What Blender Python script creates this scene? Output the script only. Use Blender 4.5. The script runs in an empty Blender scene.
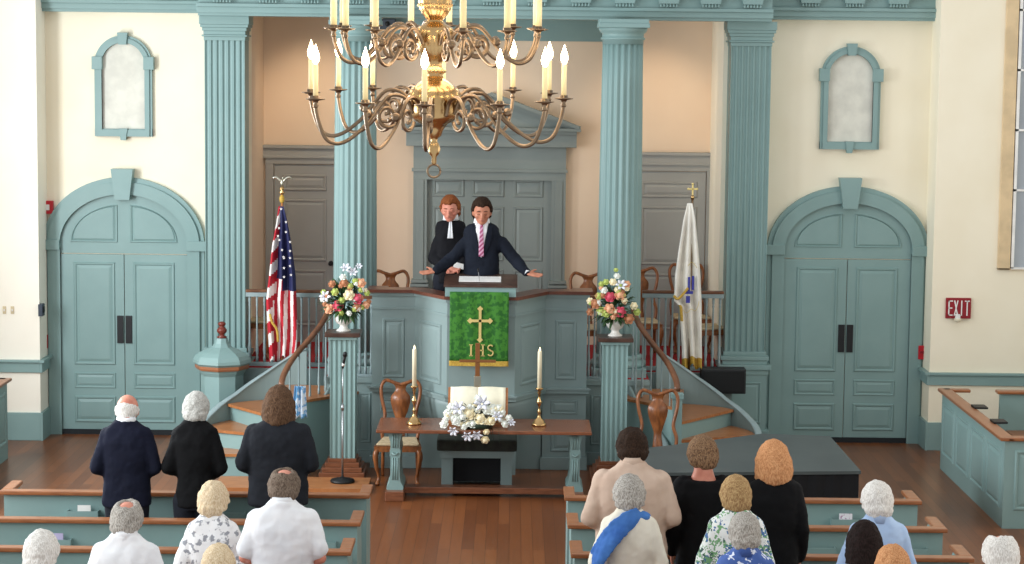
import bpy, bmesh, math, random
from mathutils import Vector, Matrix, noise
R_ = random.Random(7)
PI = math.pi
C = bpy.context.scene.collection
# ------------------------------------------------------------------ camera
F = 2130.0; PITCH = math.atan(227 / F); ROLL = 0.011; CAMZ = 4.55
fw = Vector((0, math.cos(PITCH), -math.sin(PITCH)))
r0 = Vector((1, 0, 0)); u0 = Vector((0, math.sin(PITCH), math.cos(PITCH)))
rt = r0 * math.cos(ROLL) + u0 * math.sin(ROLL)
up = -r0 * math.sin(ROLL) + u0 * math.cos(ROLL)
EYE = Vector((0, 0, CAMZ))
def P(px, py, Y):
    d = rt * ((px - 512) / F) + up * ((282 - py) / F) + fw
    return EYE + d * (Y / d.y)
def PX(px, py, Y): return P(px, py, Y).x
def PZ(px, py, Y): return P(px, py, Y).z
cam = bpy.data.cameras.new('camera'); cam.lens = F / 1024 * 36; cam.sensor_width = 36; cam.clip_end = 200
co = bpy.data.objects.new('camera', cam); C.objects.link(co)
M = Matrix((rt, up, -fw)).transposed().to_4x4(); M.translation = EYE
co.matrix_world = M
bpy.context.scene.camera = co
vs = bpy.context.scene.view_settings
vs.view_transform = 'Standard'; vs.look = 'None'; vs.gamma = 1; vs.exposure = 0.0; vs.use_curve_mapping = False
# ------------------------------------------------------------------ materials
def lin(c):
    return tuple(((v / 255) / 12.92 if v / 255 <= .04045 else ((v / 255 + .055) / 1.055) ** 2.4) for v in c)
MATS = {}
def mat(name, rgb, rough=.6, metal=0, rgb2=None, scale=6, bump=0, bscale=40, stretch=(1, 1, 1), emit=None, spec=.4, sheen=0, detail=3, lo=.35, hi=.65):
    m = bpy.data.materials.new(name); m.use_nodes = True
    n = m.node_tree.nodes; l = m.node_tree.links; b = n['Principled BSDF']
    b.inputs['Roughness'].default_value = rough; b.inputs['Metallic'].default_value = metal
    b.inputs['Specular IOR Level'].default_value = spec
    b.inputs['Base Color'].default_value = (*lin(rgb), 1)
    tc = n.new('ShaderNodeTexCoord'); mp = n.new('ShaderNodeMapping'); mp.inputs['Scale'].default_value = stretch
    l.new(tc.outputs['Object'], mp.inputs['Vector'])
    if rgb2 is None: rgb2 = tuple(v * .93 for v in rgb)
    t = n.new('ShaderNodeTexNoise'); t.inputs['Scale'].default_value = scale; t.inputs['Detail'].default_value = detail
    l.new(mp.outputs['Vector'], t.inputs['Vector'])
    r = n.new('ShaderNodeValToRGB'); r.color_ramp.elements[0].position = lo; r.color_ramp.elements[1].position = hi
    r.color_ramp.elements[0].color = (*lin(rgb), 1); r.color_ramp.elements[1].color = (*lin(rgb2), 1)
    l.new(t.outputs['Fac'], r.inputs['Fac']); l.new(r.outputs['Color'], b.inputs['Base Color'])
    if bump:
        t2 = n.new('ShaderNodeTexNoise'); t2.inputs['Scale'].default_value = bscale; l.new(mp.outputs['Vector'], t2.inputs['Vector'])
        bp = n.new('ShaderNodeBump'); bp.inputs['Strength'].default_value = bump; bp.inputs['Distance'].default_value = .01
        l.new(t2.outputs['Fac'], bp.inputs['Height']); l.new(bp.outputs['Normal'], b.inputs['Normal'])
    if emit:
        b.inputs['Emission Color'].default_value = (*lin(emit[0]), 1); b.inputs['Emission Strength'].default_value = emit[1]
    MATS[name] = m
    return m
teal = mat('teal_paint', (134, 162, 160), .45, bump=.03, scale=3, rgb2=(130, 158, 156))
teal_dim = mat('warm_dim_lit_teal', (160, 160, 156), .5, scale=3, rgb2=(156, 156, 152))  # recess teal, greyed to carry the warm dim light in the colour
slate = mat('slate_paint', (136, 154, 153), .45, scale=3, rgb2=(132, 150, 149))
rail_p = mat('pale_baluster_paint', (150, 168, 170), .45)
cream = mat('cream_plaster', (247, 238, 216), .9, scale=1.5, rgb2=(243, 233, 209), bump=.04, bscale=60)
white_w = mat('white_plaster', (250, 244, 230), .9, scale=1.5, bump=.04, bscale=60, rgb2=(247, 240, 225))
peach = mat('warm_lit_plaster', (236, 212, 186), .9, scale=1.2, rgb2=(231, 206, 180))  # recess cream with the warm light there put into its colour
wood = mat('brown_wood', (134, 84, 58), .3, scale=8, stretch=(1, 8, 8), rgb2=(112, 68, 46))
woodl = mat('honey_wood', (178, 118, 72), .3, scale=6, stretch=(1, 6, 1), rgb2=(158, 100, 60))
cherry = mat('cherry_wood', (150, 92, 52), .3, scale=10, stretch=(3, 3, 1), rgb2=(112, 66, 38))
railw = mat('handrail_wood', (122, 80, 54), .35, scale=10, rgb2=(98, 62, 42))
darkw = mat('dark_wood', (82, 58, 48), .35, scale=10, rgb2=(66, 46, 38))
redw = mat('red_stained_wood', (120, 52, 40), .35)
brass = mat('polished_brass', (212, 176, 124), .22, 1, rgb2=(182, 146, 98))
brass2 = mat('aged_brass', (150, 128, 104), .3, 1, rgb2=(124, 104, 84))
pewter = mat('pale_metal', (200, 196, 180), .3, 1)
chrome = mat('grey_metal', (170, 170, 172), .35, .9)
blk = mat('black_plastic', (16, 17, 19), .5)
blkp = mat('black_plate', (22, 24, 28), .4)
wax = mat('ivory_wax', (246, 236, 204), .5)
wax2 = mat('candle_sleeve', (240, 226, 178), .5, emit=((255, 214, 140), .35))
flame = mat('lit_bulb', (255, 240, 210), .5, emit=((255, 226, 180), 22))
red_c = mat('red_carpet', (168, 30, 34), .95, scale=200, rgb2=(140, 22, 28))
redp = mat('red_enamel', (196, 30, 44), .4)
exitr = mat('exit_red', (150, 22, 36), .5)
whitep = mat('white_paint', (246, 244, 240), .5)
stage = mat('dark_grey_stage_top', (74, 82, 82), .55, scale=2, rgb2=(66, 74, 75))
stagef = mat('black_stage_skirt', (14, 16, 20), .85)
green = mat('green_damask', (58, 122, 36), .7, scale=26, rgb2=(30, 92, 26), lo=.45, hi=.55, bump=.15, bscale=60)
gold_f = mat('gold_fringe', (206, 170, 76), .7, scale=60, rgb2=(176, 138, 50))
gold_e = mat('gold_embroidery', (214, 190, 120), .6)
paper = mat('cream_page', (255, 248, 222), .7)
leafm = mat('leaf_green', (62, 92, 48), .6, scale=12, rgb2=(38, 66, 34))
leafd = mat('dark_leaf', (44, 62, 46), .6, scale=12, rgb2=(30, 44, 32))
porc = mat('white_porcelain', (238, 234, 226), .25)
seat_f = mat('beige_upholstery', (206, 186, 152), .85, scale=30, rgb2=(178, 156, 122))
cushd = mat('dark_green_velvet', (52, 56, 48), .8, scale=20, rgb2=(40, 42, 38))
glassg = mat('grey_daylight_pane', (160, 168, 176), .15, scale=1, rgb2=(150, 158, 168))
def petal(n, a, b): return mat(n, a, .6, scale=20, rgb2=b)
f_white = petal('white_petal', (246, 246, 240), (226, 232, 220)); f_peach = petal('peach_petal', (240, 188, 150), (226, 160, 122))
f_pink = petal('pink_petal', (222, 92, 112), (196, 66, 90)); f_cream = petal('cream_petal', (250, 240, 208), (240, 224, 180))
f_lime = petal('lime_petal', (196, 208, 118), (168, 186, 92)); f_rust = petal('rust_petal', (198, 138, 98), (176, 116, 84))
f_lil = petal('lily_white', (250, 250, 255), (225, 228, 240))
# floor planks
def floor_mat():
    m = bpy.data.materials.new('oak_plank_floor'); m.use_nodes = True
    n = m.node_tree.nodes; l = m.node_tree.links; b = n['Principled BSDF']
    tc = n.new('ShaderNodeTexCoord'); mp = n.new('ShaderNodeMapping'); mp.inputs['Rotation'].default_value = (0, 0, PI / 2)
    l.new(tc.outputs['Object'], mp.inputs['Vector'])
    br = n.new('ShaderNodeTexBrick'); br.inputs['Scale'].default_value = 1; br.inputs['Brick Width'].default_value = 1.7
    br.inputs['Row Height'].default_value = .11; br.inputs['Mortar Size'].default_value = .0022; br.offset = .37
    br.inputs['Color1'].default_value = (*lin((138, 82, 44)), 1); br.inputs['Color2'].default_value = (*lin((112, 64, 34)), 1)
    br.inputs['Mortar'].default_value = (*lin((72, 42, 24)), 1); br.inputs['Mortar Smooth'].default_value = .3
    l.new(mp.outputs['Vector'], br.inputs['Vector'])
    m2 = n.new('ShaderNodeMapping'); m2.inputs['Scale'].default_value = (14, 1.2, 1); l.new(tc.outputs['Object'], m2.inputs['Vector'])
    t = n.new('ShaderNodeTexNoise'); t.inputs['Scale'].default_value = 2; t.inputs['Detail'].default_value = 5; l.new(m2.outputs['Vector'], t.inputs['Vector'])
    mx = n.new('ShaderNodeMix'); mx.data_type = 'RGBA'; mx.blend_type = 'MULTIPLY'; mx.inputs['Factor'].default_value = .5
    l.new(br.outputs['Color'], mx.inputs[6]); 
    r = n.new('ShaderNodeValToRGB'); r.color_ramp.elements[0].color = (.55, .5, .48, 1); r.color_ramp.elements[1].color = (1.2, 1.15, 1.1, 1)
    l.new(t.outputs['Fac'], r.inputs['Fac']); l.new(r.outputs['Color'], mx.inputs[7])
    l.new(mx.outputs[2], b.inputs['Base Color']); b.inputs['Roughness'].default_value = .3
    b.inputs['Specular IOR Level'].default_value = .45
    return m
floor_m = floor_mat()
# ------------------------------------------------------------------ mesh helpers
def box(bm, x0, x1, y0, y1, z0, z1, bev=0):
    x0, x1 = min(x0, x1), max(x0, x1); y0, y1 = min(y0, y1), max(y0, y1); z0, z1 = min(z0, z1), max(z0, z1)
    r = bmesh.ops.create_cube(bm, size=1)
    vv = r['verts']
    for v in vv: v.co = Vector(((x0 + x1) / 2 + v.co.x * (x1 - x0), (y0 + y1) / 2 + v.co.y * (y1 - y0), (z0 + z1) / 2 + v.co.z * (z1 - z0)))
    if bev:
        es = {e for v in vv for e in v.link_edges}
        bmesh.ops.bevel(bm, geom=list(es), offset=bev, segments=2, affect='EDGES', profile=.6)
    return vv
def prism(bm, poly, z0, z1, bev=0):
    """poly: list of (x,y) extruded z0..z1"""
    a = [bm.verts.new((x, y, z0)) for x, y in poly]; b = [bm.verts.new((x, y, z1)) for x, y in poly]
    n = len(poly); fs = [bm.faces.new(a[::-1]), bm.faces.new(b)]
    for i in range(n): fs.append(bm.faces.new((a[i], a[(i + 1) % n], b[(i + 1) % n], b[i])))
    bmesh.ops.recalc_face_normals(bm, faces=fs)
    return a + b
def slab(bm, poly, y0, y1):
    """poly: list of (x,z) extruded along y"""
    a = [bm.verts.new((x, y0, z)) for x, z in poly]; b = [bm.verts.new((x, y1, z)) for x, z in poly]
    n = len(poly); fs = [bm.faces.new(a[::-1]), bm.faces.new(b)]
    for i in range(n): fs.append(bm.faces.new((a[i], a[(i + 1) % n], b[(i + 1) % n], b[i])))
    bmesh.ops.recalc_face_normals(bm, faces=fs)
def slabx(bm, poly, x0, x1):
    a = [bm.verts.new((x0, y, z)) for y, z in poly]; b = [bm.verts.new((x1, y, z)) for y, z in poly]
    n = len(poly); fs = [bm.faces.new(a[::-1]), bm.faces.new(b)]
    for i in range(n): fs.append(bm.faces.new((a[i], a[(i + 1) % n], b[(i + 1) % n], b[i])))
    bmesh.ops.recalc_face_normals(bm, faces=fs)
def loft(bm, rings, cap=True, closed=True):
    L = [[bm.verts.new(p) for p in r] for r in rings]; n = len(L[0]); fs = []
    for a, b in zip(L, L[1:]):
        for i in range(n if closed else n - 1):
            fs.append(bm.faces.new((a[i], a[(i + 1) % n], b[(i + 1) % n], b[i])))
    if cap:
        fs.append(bm.faces.new(L[0][::-1])); fs.append(bm.faces.new(L[-1]))
    bmesh.ops.recalc_face_normals(bm, faces=fs)
    for f in fs: f.smooth = True
    return L
def lathe(bm, prof, c=(0, 0, 0), seg=24, rib=0, ribn=12, smooth=True):
    """prof: (r, z)"""
    rings = []
    for r, z in prof:
        rings.append([(c[0] + max(r, .0004) * (1 + rib * math.cos(ribn * 2 * PI * k / seg)) * math.cos(2 * PI * k / seg),
                       c[1] + max(r, .0004) * (1 + rib * math.cos(ribn * 2 * PI * k / seg)) * math.sin(2 * PI * k / seg), c[2] + z) for k in range(seg)])
    L = loft(bm, rings)
    if not smooth:
        for r in L:
            for v in r:
                for f in v.link_faces: f.smooth = False
def frame_of(d):
    d = d.normalized(); a = Vector((0, 0, 1)) if abs(d.z) < .9 else Vector((1, 0, 0))
    u = d.cross(a).normalized(); return u, d.cross(u).normalized()
def tube(bm, pts, rad, seg=8, closed=False):
    pts = [Vector(p) for p in pts]
    if not hasattr(rad, '__len__'): rad = [rad] * len(pts)
    rings = []; u = None
    for i, p in enumerate(pts):
        d = (pts[min(i + 1, len(pts) - 1)] - pts[max(i - 1, 0)])
        if d.length < 1e-9: d = Vector((0, 0, 1))
        d.normalize()
        if u is None: u, w = frame_of(d)
        else:
            u = (u - d * u.dot(d)); u = u.normalized() if u.length > 1e-6 else frame_of(d)[0]; w = d.cross(u)
        rings.append([p + (u * math.cos(2 * PI * k / seg) + w * math.sin(2 * PI * k / seg)) * rad[i] for k in range(seg)])
    return loft(bm, rings)
def smoothpath(pts, n=6):
    pts = [Vector(p) for p in pts]; out = []
    for i in range(len(pts) - 1):
        p0 = pts[max(i - 1, 0)]; p1 = pts[i]; p2 = pts[i + 1]; p3 = pts[min(i + 2, len(pts) - 1)]
        for k in range(n):
            t = k / n
            out.append(.5 * ((2 * p1) + (p2 - p0) * t + (2 * p0 - 5 * p1 + 4 * p2 - p3) * t * t + (-p0 + 3 * p1 - 3 * p2 + p3) * t ** 3))
    out.append(pts[-1]); return out
def sweep_rect(bm, pts, wdt, hgt):
    """rectangular bar along a path, up = z; pts at its centre"""
    rings = []
    for i, p in enumerate(pts):
        d = Vector(pts[min(i + 1, len(pts) - 1)]) - Vector(pts[max(i - 1, 0)]); d.z = 0; d.normalize()
        s = Vector((d.y, -d.x, 0)); p = Vector(p); U = Vector((0, 0, 1))
        rings.append([p + s * a * wdt / 2 + U * b * hgt / 2 for a, b in ((-1, -.6), (-1, .4), (-.6, 1), (.6, 1), (1, .4), (1, -.6), (.7, -1), (-.7, -1))])
    L = loft(bm, rings)
def sphere(bm, c, r, seg=10, rings=7, rot=None):
    if not hasattr(r, '__len__'): r = (r, r, r)
    RR = []
    for i in range(rings + 1):
        a = -PI / 2 + PI * i / rings
        ca, sa = max(math.cos(a), .02), math.sin(a)
        ring = []
        for k in range(seg):
            v = Vector((r[0] * ca * math.cos(2 * PI * k / seg), r[1] * ca * math.sin(2 * PI * k / seg), r[2] * sa))
            if rot: v = rot @ v
            ring.append(Vector(c) + v)
        RR.append(ring)
    loft(bm, RR)
def panel(bm, p0, u, w, h, nrm, k=1.0):
    """raised-and-fielded panel moulding standing proud of a surface. p0 lower-left corner"""
    p0 = Vector(p0); u = Vector(u).normalized(); z = Vector((0, 0, 1)); nrm = Vector(nrm).normalized()
    m = min(w, h); o = [0, .014 * k, .03 * k, .04 * k, .075 * k]; o = [min(v, m * .45 * v / (.075 * k)) if m < .2 * k else v for v in o]
    y = [-.004, .016 * k, .014 * k, .002, .013 * k]
    rings = []
    for a, b in zip(o, y):
        rings.append([p0 + u * x + z * q + nrm * b for x, q in ((a, a), (w - a, a), (w - a, h - a), (a, h - a))])
    L = [[bm.verts.new(p) for p in r] for r in rings]; fs = []
    for a, b in zip(L, L[1:]):
        for i in range(4): fs.append(bm.faces.new((a[i], a[(i + 1) % 4], b[(i + 1) % 4], b[i])))
    f = bm.faces.new(L[-1]); fs.append(f)
    bmesh.ops.recalc_face_normals(bm, faces=fs)
    bm.normal_update()
    if f.normal.dot(nrm) < 0: bmesh.ops.reverse_faces(bm, faces=fs)
def fpanel(bm, x0, x1, z0, z1, y, k=1.0): panel(bm, (x0, y, z0), (1, 0, 0), x1 - x0, z1 - z0, (0, -1, 0), k)
def band(bm, cx, zs, a0, b0, a1, b1, y0, y1, t0=0, t1=PI, n=40):
    """elliptical arch band between inner (a0,b0) and outer (a1,b1), extruded y0..y1"""
    rings = []
    for i in range(n + 1):
        t = t0 + (t1 - t0) * i / n; c, s = math.cos(t), math.sin(t)
        rings.append([(cx + a0 * c, y0, zs + b0 * s), (cx + a1 * c, y0, zs + b1 * s), (cx + a1 * c, y1, zs + b1 * s), (cx + a0 * c, y1, zs + b0 * s)])
    L = loft(bm, rings)
    for r in L:
        for v in r:
            for f in v.link_faces: f.smooth = False
# ------------------------------------------------------------------ objects
def link(name, bm, m, parent=None, smooth=None):
    me = bpy.data.meshes.new(name)
    bm.to_mesh(me); bm.free()
    if isinstance(m, (list, tuple)):
        for q in m: me.materials.append(q)
    else: me.materials.append(m)
    if smooth is not None:
        for p in me.polygons: p.use_smooth = smooth
    o = bpy.data.objects.new(name, me); C.objects.link(o)
    if parent is not None: o.parent = parent
    return o
def B(): return bmesh.new()
def tag(o, label, cat, group=None):
    o['label'] = label; o['category'] = cat
    if group: o['group'] = group
    return o
def thing(name, label, cat, loc, group=None, rz=0):
    o = bpy.data.objects.new(name, None); C.objects.link(o); o.location = loc; o.rotation_euler = (0, 0, rz)
    o.empty_display_size = .1
    return tag(o, label, cat, group)
def part(name, bm, m, t, label=None, top=None):
    """bm in world coordinates -> child of t (top = the thing's own empty when t is a part)"""
    loc = (top or t).location
    bmesh.ops.translate(bm, verts=bm.verts, vec=-Vector(loc))
    o = link(name, bm, m, t)
    if label: o['label'] = label
    return o
def single(name, bm, m, label, cat, loc, group=None):
    bmesh.ops.translate(bm, verts=bm.verts, vec=-Vector(loc))
    o = link(name, bm, m); o.location = loc
    return tag(o, label, cat, group)
def lpart(name, bm, m, t, label=None):
    o = link(name, bm, m, t)
    if label: o['label'] = label
    return o
def struct(name, bm, m, parent=None):
    o = link(name, bm, m, parent)
    if parent is None: o['kind'] = 'structure'
    return o
def sroot(name, loc=(0, 0, 0)):
    o = bpy.data.objects.new(name, None); C.objects.link(o); o.location = loc; o['kind'] = 'structure'; return o
def dup(o, loc, rz=None, label=None, group=None):
    def rec(a, par):
        c = a.copy(); C.objects.link(c)
        if par: c.parent = par
        for ch in a.children: rec(ch, c)
        return c
    r = rec(o, None); r.location = loc
    if rz is not None: r.rotation_euler = (0, 0, rz)
    if label: r['label'] = label
    if group: r['group'] = group
    return r
def solid(o, th, off=0):
    m = o.modifiers.new('thick', 'SOLIDIFY'); m.thickness = th; m.offset = off; return o
# ================================================================== SETTING
YW = 25.1      # wall with the side doors
YP = 24.62      # front of the outer piers
YR = 26.6      # back wall of the chancel recess
ZT = 6.6
FL = .93       # chancel floor
XC = -.335
bm = B(); box(bm, -8, 8, 9, 25.6, -.1, 0); struct('floor', bm, floor_m)
xl0 = PX(245, 200, 24.9) + .02; xr0 = PX(724, 200, 24.9) - .02    # recess opening
xpl = PX(38, 200, YP); xpr = PX(935, 200, YP)
# back walls either side of the recess, with door openings left as shallow niches
bm = B(); box(bm, xpl - .3, xl0, YW, YW + .3, 0, ZT); struct('wall_back', bm, cream)
bm = B(); box(bm, xr0, xpr + .3, YW, YW + .3, 0, ZT); struct('wall_back', bm, cream)
# outer piers
bm = B(); box(bm, -8, xpl, YP, YW + .3, 0, ZT); struct('wall_left', bm, white_w)
bm = B(); box(bm, xpr, 8, YP, YW + .3, 0, ZT); struct('wall_right', bm, cream)
# recess shell
bm = B(); box(bm, xl0 - .2, xr0 + .2, YR, YR + .2, 0, ZT); struct('wall_back', bm, peach)
bm = B(); box(bm, xl0 - .12, xl0, YW + .3, YR, 0, ZT); struct('wall_left', bm, peach)
bm = B(); box(bm, xr0, xr0 + .12, YW + .3, YR, 0, ZT); struct('wall_right', bm, cream)
bm = B(); box(bm, xl0 - .2, xr0 + .2, 24.4, YR + .2, 5.9, 6.0); struct('ceiling', bm, cream)
# chair rails and baseboards on the piers
def rails(x0, x1, zr, nm, ret):
    bm = B(); box(bm, x0, x1, YP - .03, YP, zr - .12, zr, .004); box(bm, x0, x1, YP - .06, YP, zr, zr + .03, .006)
    xi = ret
    sgn = 1 if xi > 0 else -1
    if xi < 0: box(bm, xi, xi + .03, YP - .03, YW, zr - .12, zr); box(bm, xi, xi + .06, YP - .06, YW, zr, zr + .03)
    else: box(bm, xi - .03, xi, YP - .03, YW, zr - .12, zr); box(bm, xi - .06, xi, YP - .06, YW, zr, zr + .03)
    struct('trim_1' if nm == 'left' else 'trim_2', bm, teal)
    bm = B(); box(bm, x0, x1, YP - .03, YP, 0, .33, .006)
    if xi < 0: box(bm, xi, xi + .03, YP - .03, YW, 0, .33)
    else: box(bm, xi - .03, xi, YP - .03, YW, 0, .33)
    struct('baseboard_' + nm, bm, teal)
rails(-8, xpl, PZ(20, 362, YP), 'left', xpl)
rails(xpr, 8, PZ(960, 375, YP), 'right', xpr)
# window at the right edge of the frame
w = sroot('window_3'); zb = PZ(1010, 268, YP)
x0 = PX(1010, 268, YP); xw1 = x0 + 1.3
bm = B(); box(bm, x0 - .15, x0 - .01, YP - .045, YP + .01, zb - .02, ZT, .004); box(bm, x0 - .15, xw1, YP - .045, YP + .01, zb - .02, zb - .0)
struct('shade_strip', bm, mat('tan_shade', (226, 200, 160), .8), w)  # soft shade beside the window, built as a flat tan strip
bm = B()
zz = [zb] + [PZ(1015, y, YP) for y in (190, 130, 70, 10)] + [PZ(1015, -50, YP), PZ(1015, -110, YP)]
zz = [z for z in zz if z < ZT]
for z in zz: box(bm, x0, xw1, YP - .05, YP - .01, z - .012, z + .012)
xx = x0 + .02
while xx < xw1: box(bm, xx - .02, xx + .012, YP - .05, YP - .01, zb, ZT); xx += .32
struct('window_frame', bm, whitep, w)
bm = B(); box(bm, x0, xw1, YP - .02, YP + .005, zb, ZT); struct('pane', bm, glassg, w)

# arched double doors in the side walls
def arch_door(nm, cx, name_handle):
    W = lambda py: PZ(cx, py, YW)
    off = -4 if cx < 512 else 5
    xc = PX(cx, 300, YW); zs = W(244 + (5 if cx > 512 else 0)) ; zt = W(177 + (9 if cx > 512 else 0))
    a1 = 80.5 / 84.6; b1 = zt - zs; a0 = a1 - .2; b0 = b1 - .2
    d = sroot(nm)
    bm = B()
    for k, (da, db, y) in enumerate(((0, 0, .06), (.055, .055, .09), (.11, .11, .05))):
        band(bm, xc, zs, a0 - .0, b0, a1 - da, b1 - db, YW - y, YW - .001)
    for s in (-1, 1):
        xo, xi = xc + s * a1, xc + s * a0
        box(bm, xi, xo, YW - .05, YW, .0, zs - .05); box(bm, xi, xo - s * .055, YW - .08, YW, .0, zs - .05)
        box(bm, xi, xo + s * .02, YW - .11, YW, zs - .07, zs + .05, .006)
    # keystone
    slab(bm, [(xc - .085, zt - .26), (xc + .085, zt - .26), (xc + .13, zt + .1), (xc - .13, zt + .1)], YW - .15, YW)
    struct('door_casing', bm, teal, d)
    # transom with two quarter panels
    bm = B(); ai, bi = a0 + .01, b0 + .01
    pts = [(xc + ai * math.cos(PI * i / 40), zs + bi * math.sin(PI * i / 40)) for i in range(41)]
    slab(bm, [(xc + ai, zs - .11)] + pts + [(xc - ai, zs - .11)], YW - .03, YW)
    for s in (-1, 1):
        rings = []
        aa, bb = a0 - .12, b0 - .1
        base = [(.07, .02)] + [(max(.07, aa * math.cos(t)), .02 + (bb - .02) * math.sin(t)) for t in [PI / 2 * i / 14 for i in range(15)]]
        base = [(.07, .02), (aa, .02)] + [(aa * math.cos(PI / 2 * i / 14), .02 + (bb - .04) * math.sin(PI / 2 * i / 14)) for i in range(1, 14) if aa * math.cos(PI / 2 * i / 14) > .075] + [(.07, .02 + (bb - .04) * .985)]
        ccx = sum(p[0] for p in base) / len(base); ccz = sum(p[1] for p in base) / len(base)
        for sc, y in ((1, .029), (.965, .046), (.93, .044), (.9, .031), (.82, .043)):
            rings.append([(xc + s * (ccx + (p[0] - ccx) * sc), YW - y, zs + ccz + (p[1] - ccz) * sc) for p in base])
        L = loft(bm, rings, cap=False); f = bm.faces.new(L[-1])
        for r in L:
            for v in r:
                for q in v.link_faces: q.smooth = False
    struct('transom', bm, teal, d)
    ztop = zs - .11
    for s in (-1, 1):
        bm = B(); xo = xc + s * (a0 + .0); lo, hi = min(xc + s * .004, xo), max(xc + s * .004, xo)
        box(bm, lo, hi, YW - .035, YW, .06, ztop - .012, .003)
        i0, i1 = lo + .1, hi - .1
        if s < 0: i0 += .05
        else: i1 -= .05
        H = ztop
        fpanel(bm, i0, i1, H * .385, H - .1, YW - .035); fpanel(bm, i0, i1, H * .255, H * .345, YW - .035, .8); fpanel(bm, i0, i1, .14, H * .215, YW - .035)
        lf = struct('door_leaf', bm, teal, d)
        bm = B(); zh = PZ(cx, 329 + (9 if cx > 512 else 0), YW)
        box(bm, xc + s * .012, xc + s * .088, YW - .05, YW - .033, zh - .165, zh + .165, .004)
        h = struct('push_plate', bm, blkp, lf); h['label'] = 'black push plate'
    bm = B(); box(bm, xc - a0, xc + a0, YW - .05, YW, 0, .06); struct('threshold', bm, mat('dark_sill', (30, 34, 38), .7), d)
arch_door('door_1', 125, 'l'); arch_door('door_2', 846, 'r')

# blind arched window frames
def blind(nm, cx, ytop, ybot, hw, dy):
    xc = PX(cx, (ytop + ybot) / 2, YW); w = sroot(nm); s = 1 / 84.6
    zt = PZ(cx, ytop, YW); zb = PZ(cx, ybot, YW); a1 = hw * s; a0 = a1 - .085; zs = zt - a1 * .98; bm = B()
    for da, y in ((0, .05), (.03, .07)):
        band(bm, xc, zs, a0, a0, a1 - da, a1 - da, YW - y, YW)
        for q in (-1, 1): box(bm, xc + q * a0, xc + q * (a1 - da), YW - y, YW, zb, zs)
        box(bm, xc - a1 + da, xc + a1 - da, YW - y - .003, YW, zb - .002, zb + .085 - da * .3)
    for q in (-1, 1): box(bm, xc + q * (a0 - .01), xc + q * (a1 + .025), YW - .09, YW, zs - .06, zs + .09, .005)
    slab(bm, [(xc - .045, zt - .1), (xc + .045, zt - .1), (xc + .06, zt + .04), (xc - .06, zt + .04)], YW - .1, YW)
    slab(bm, [(xc - .03, zb - .045), (xc + .03, zb - .045), (xc + .05, zb + .09), (xc - .05, zb + .09)], YW - .09, YW)
    struct('window_frame', bm, teal, w)
    bm = B(); pts = [(xc + a0 * math.cos(PI * i / 30), zs + a0 * math.sin(PI * i / 30)) for i in range(31)]
    slab(bm, [(xc + a0, zb + .08)] + pts + [(xc - a0, zb + .08)], YW - .012, YW)
    struct('blind_panel', bm, mat('pale_blind_panel', (226, 224, 212), .8), w)
blind('window_1', 124, 36, 136, 28.5, 0); blind('window_2', 850, 47, 149, 29.5, 0)

# entablature
def entab(nm, x0, x1, yf, zb, z1, holes):
    t = sroot(nm); bm = B()
    box(bm, x0, x1, yf, YW + .02 if yf > 24.6 else 24.95, zb, z1 + .8)
    box(bm, x0 - .01, x1 + .01, yf - .03, yf, zb + .035, zb + .1, .004)
    box(bm, x0 - .01, x1 + .01, yf - .06, yf, zb + .1, zb + .14, .006)
    box(bm, x0 - .01, x1 + .01, yf - .1, yf, zb + .30, z1 + .8, .004)
    struct('fascia', bm, teal, t)
    for px in holes:
        xx = PX(px, 5, yf - .08); bm = B()
        slab(bm, [(xx - .11, zb + .19), (xx + .11, zb + .19), (xx + .13, zb + .3), (xx - .13, zb + .3)], yf - .085, yf)
        for k in range(6):
            u = xx - .09 + k * .036
            lathe(bm, [(.006, 0), (.013, .0), (.013, .012), (.008, .045)], (u, yf - .07, zb + .15), 8)
        struct('mutule', bm, teal, t)
YE = 24.55
zb = PZ(485, 18.5, YE)
entab('trim_3', PX(198, 12, YE), PX(772, 24, YE), YE, zb, zb + .35, [222, 268, 310, 355, 400, 446, 492, 537, 581, 625, 669, 711, 753])
zb2 = PZ(870, 21.5, 24.95); zb2l = PZ(120, 11.0, 24.95)
entab('trim_4', xpl, PX(203, 10, 24.95), 24.95, (zb2 + zb2l) / 2, zb + .35, [78, 120, 165])
entab('trim_5', PX(768, 20, 24.95), xpr, 24.95, (zb2 + zb2l) / 2, zb + .35, [811, 855, 899])
# ceiling cornice along the chancel back wall between the columns
bm = B(); zc0 = PZ(490, 40.5, YR - .1)
box(bm, PX(384, 40, YR), PX(606, 40, YR), YR - .2, YR, zc0, zc0 + .6); box(bm, PX(384, 40, YR), PX(606, 40, YR), YR - .24, YR, zc0 + .22, zc0 + .6)
struct('trim_6', bm, teal)

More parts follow.
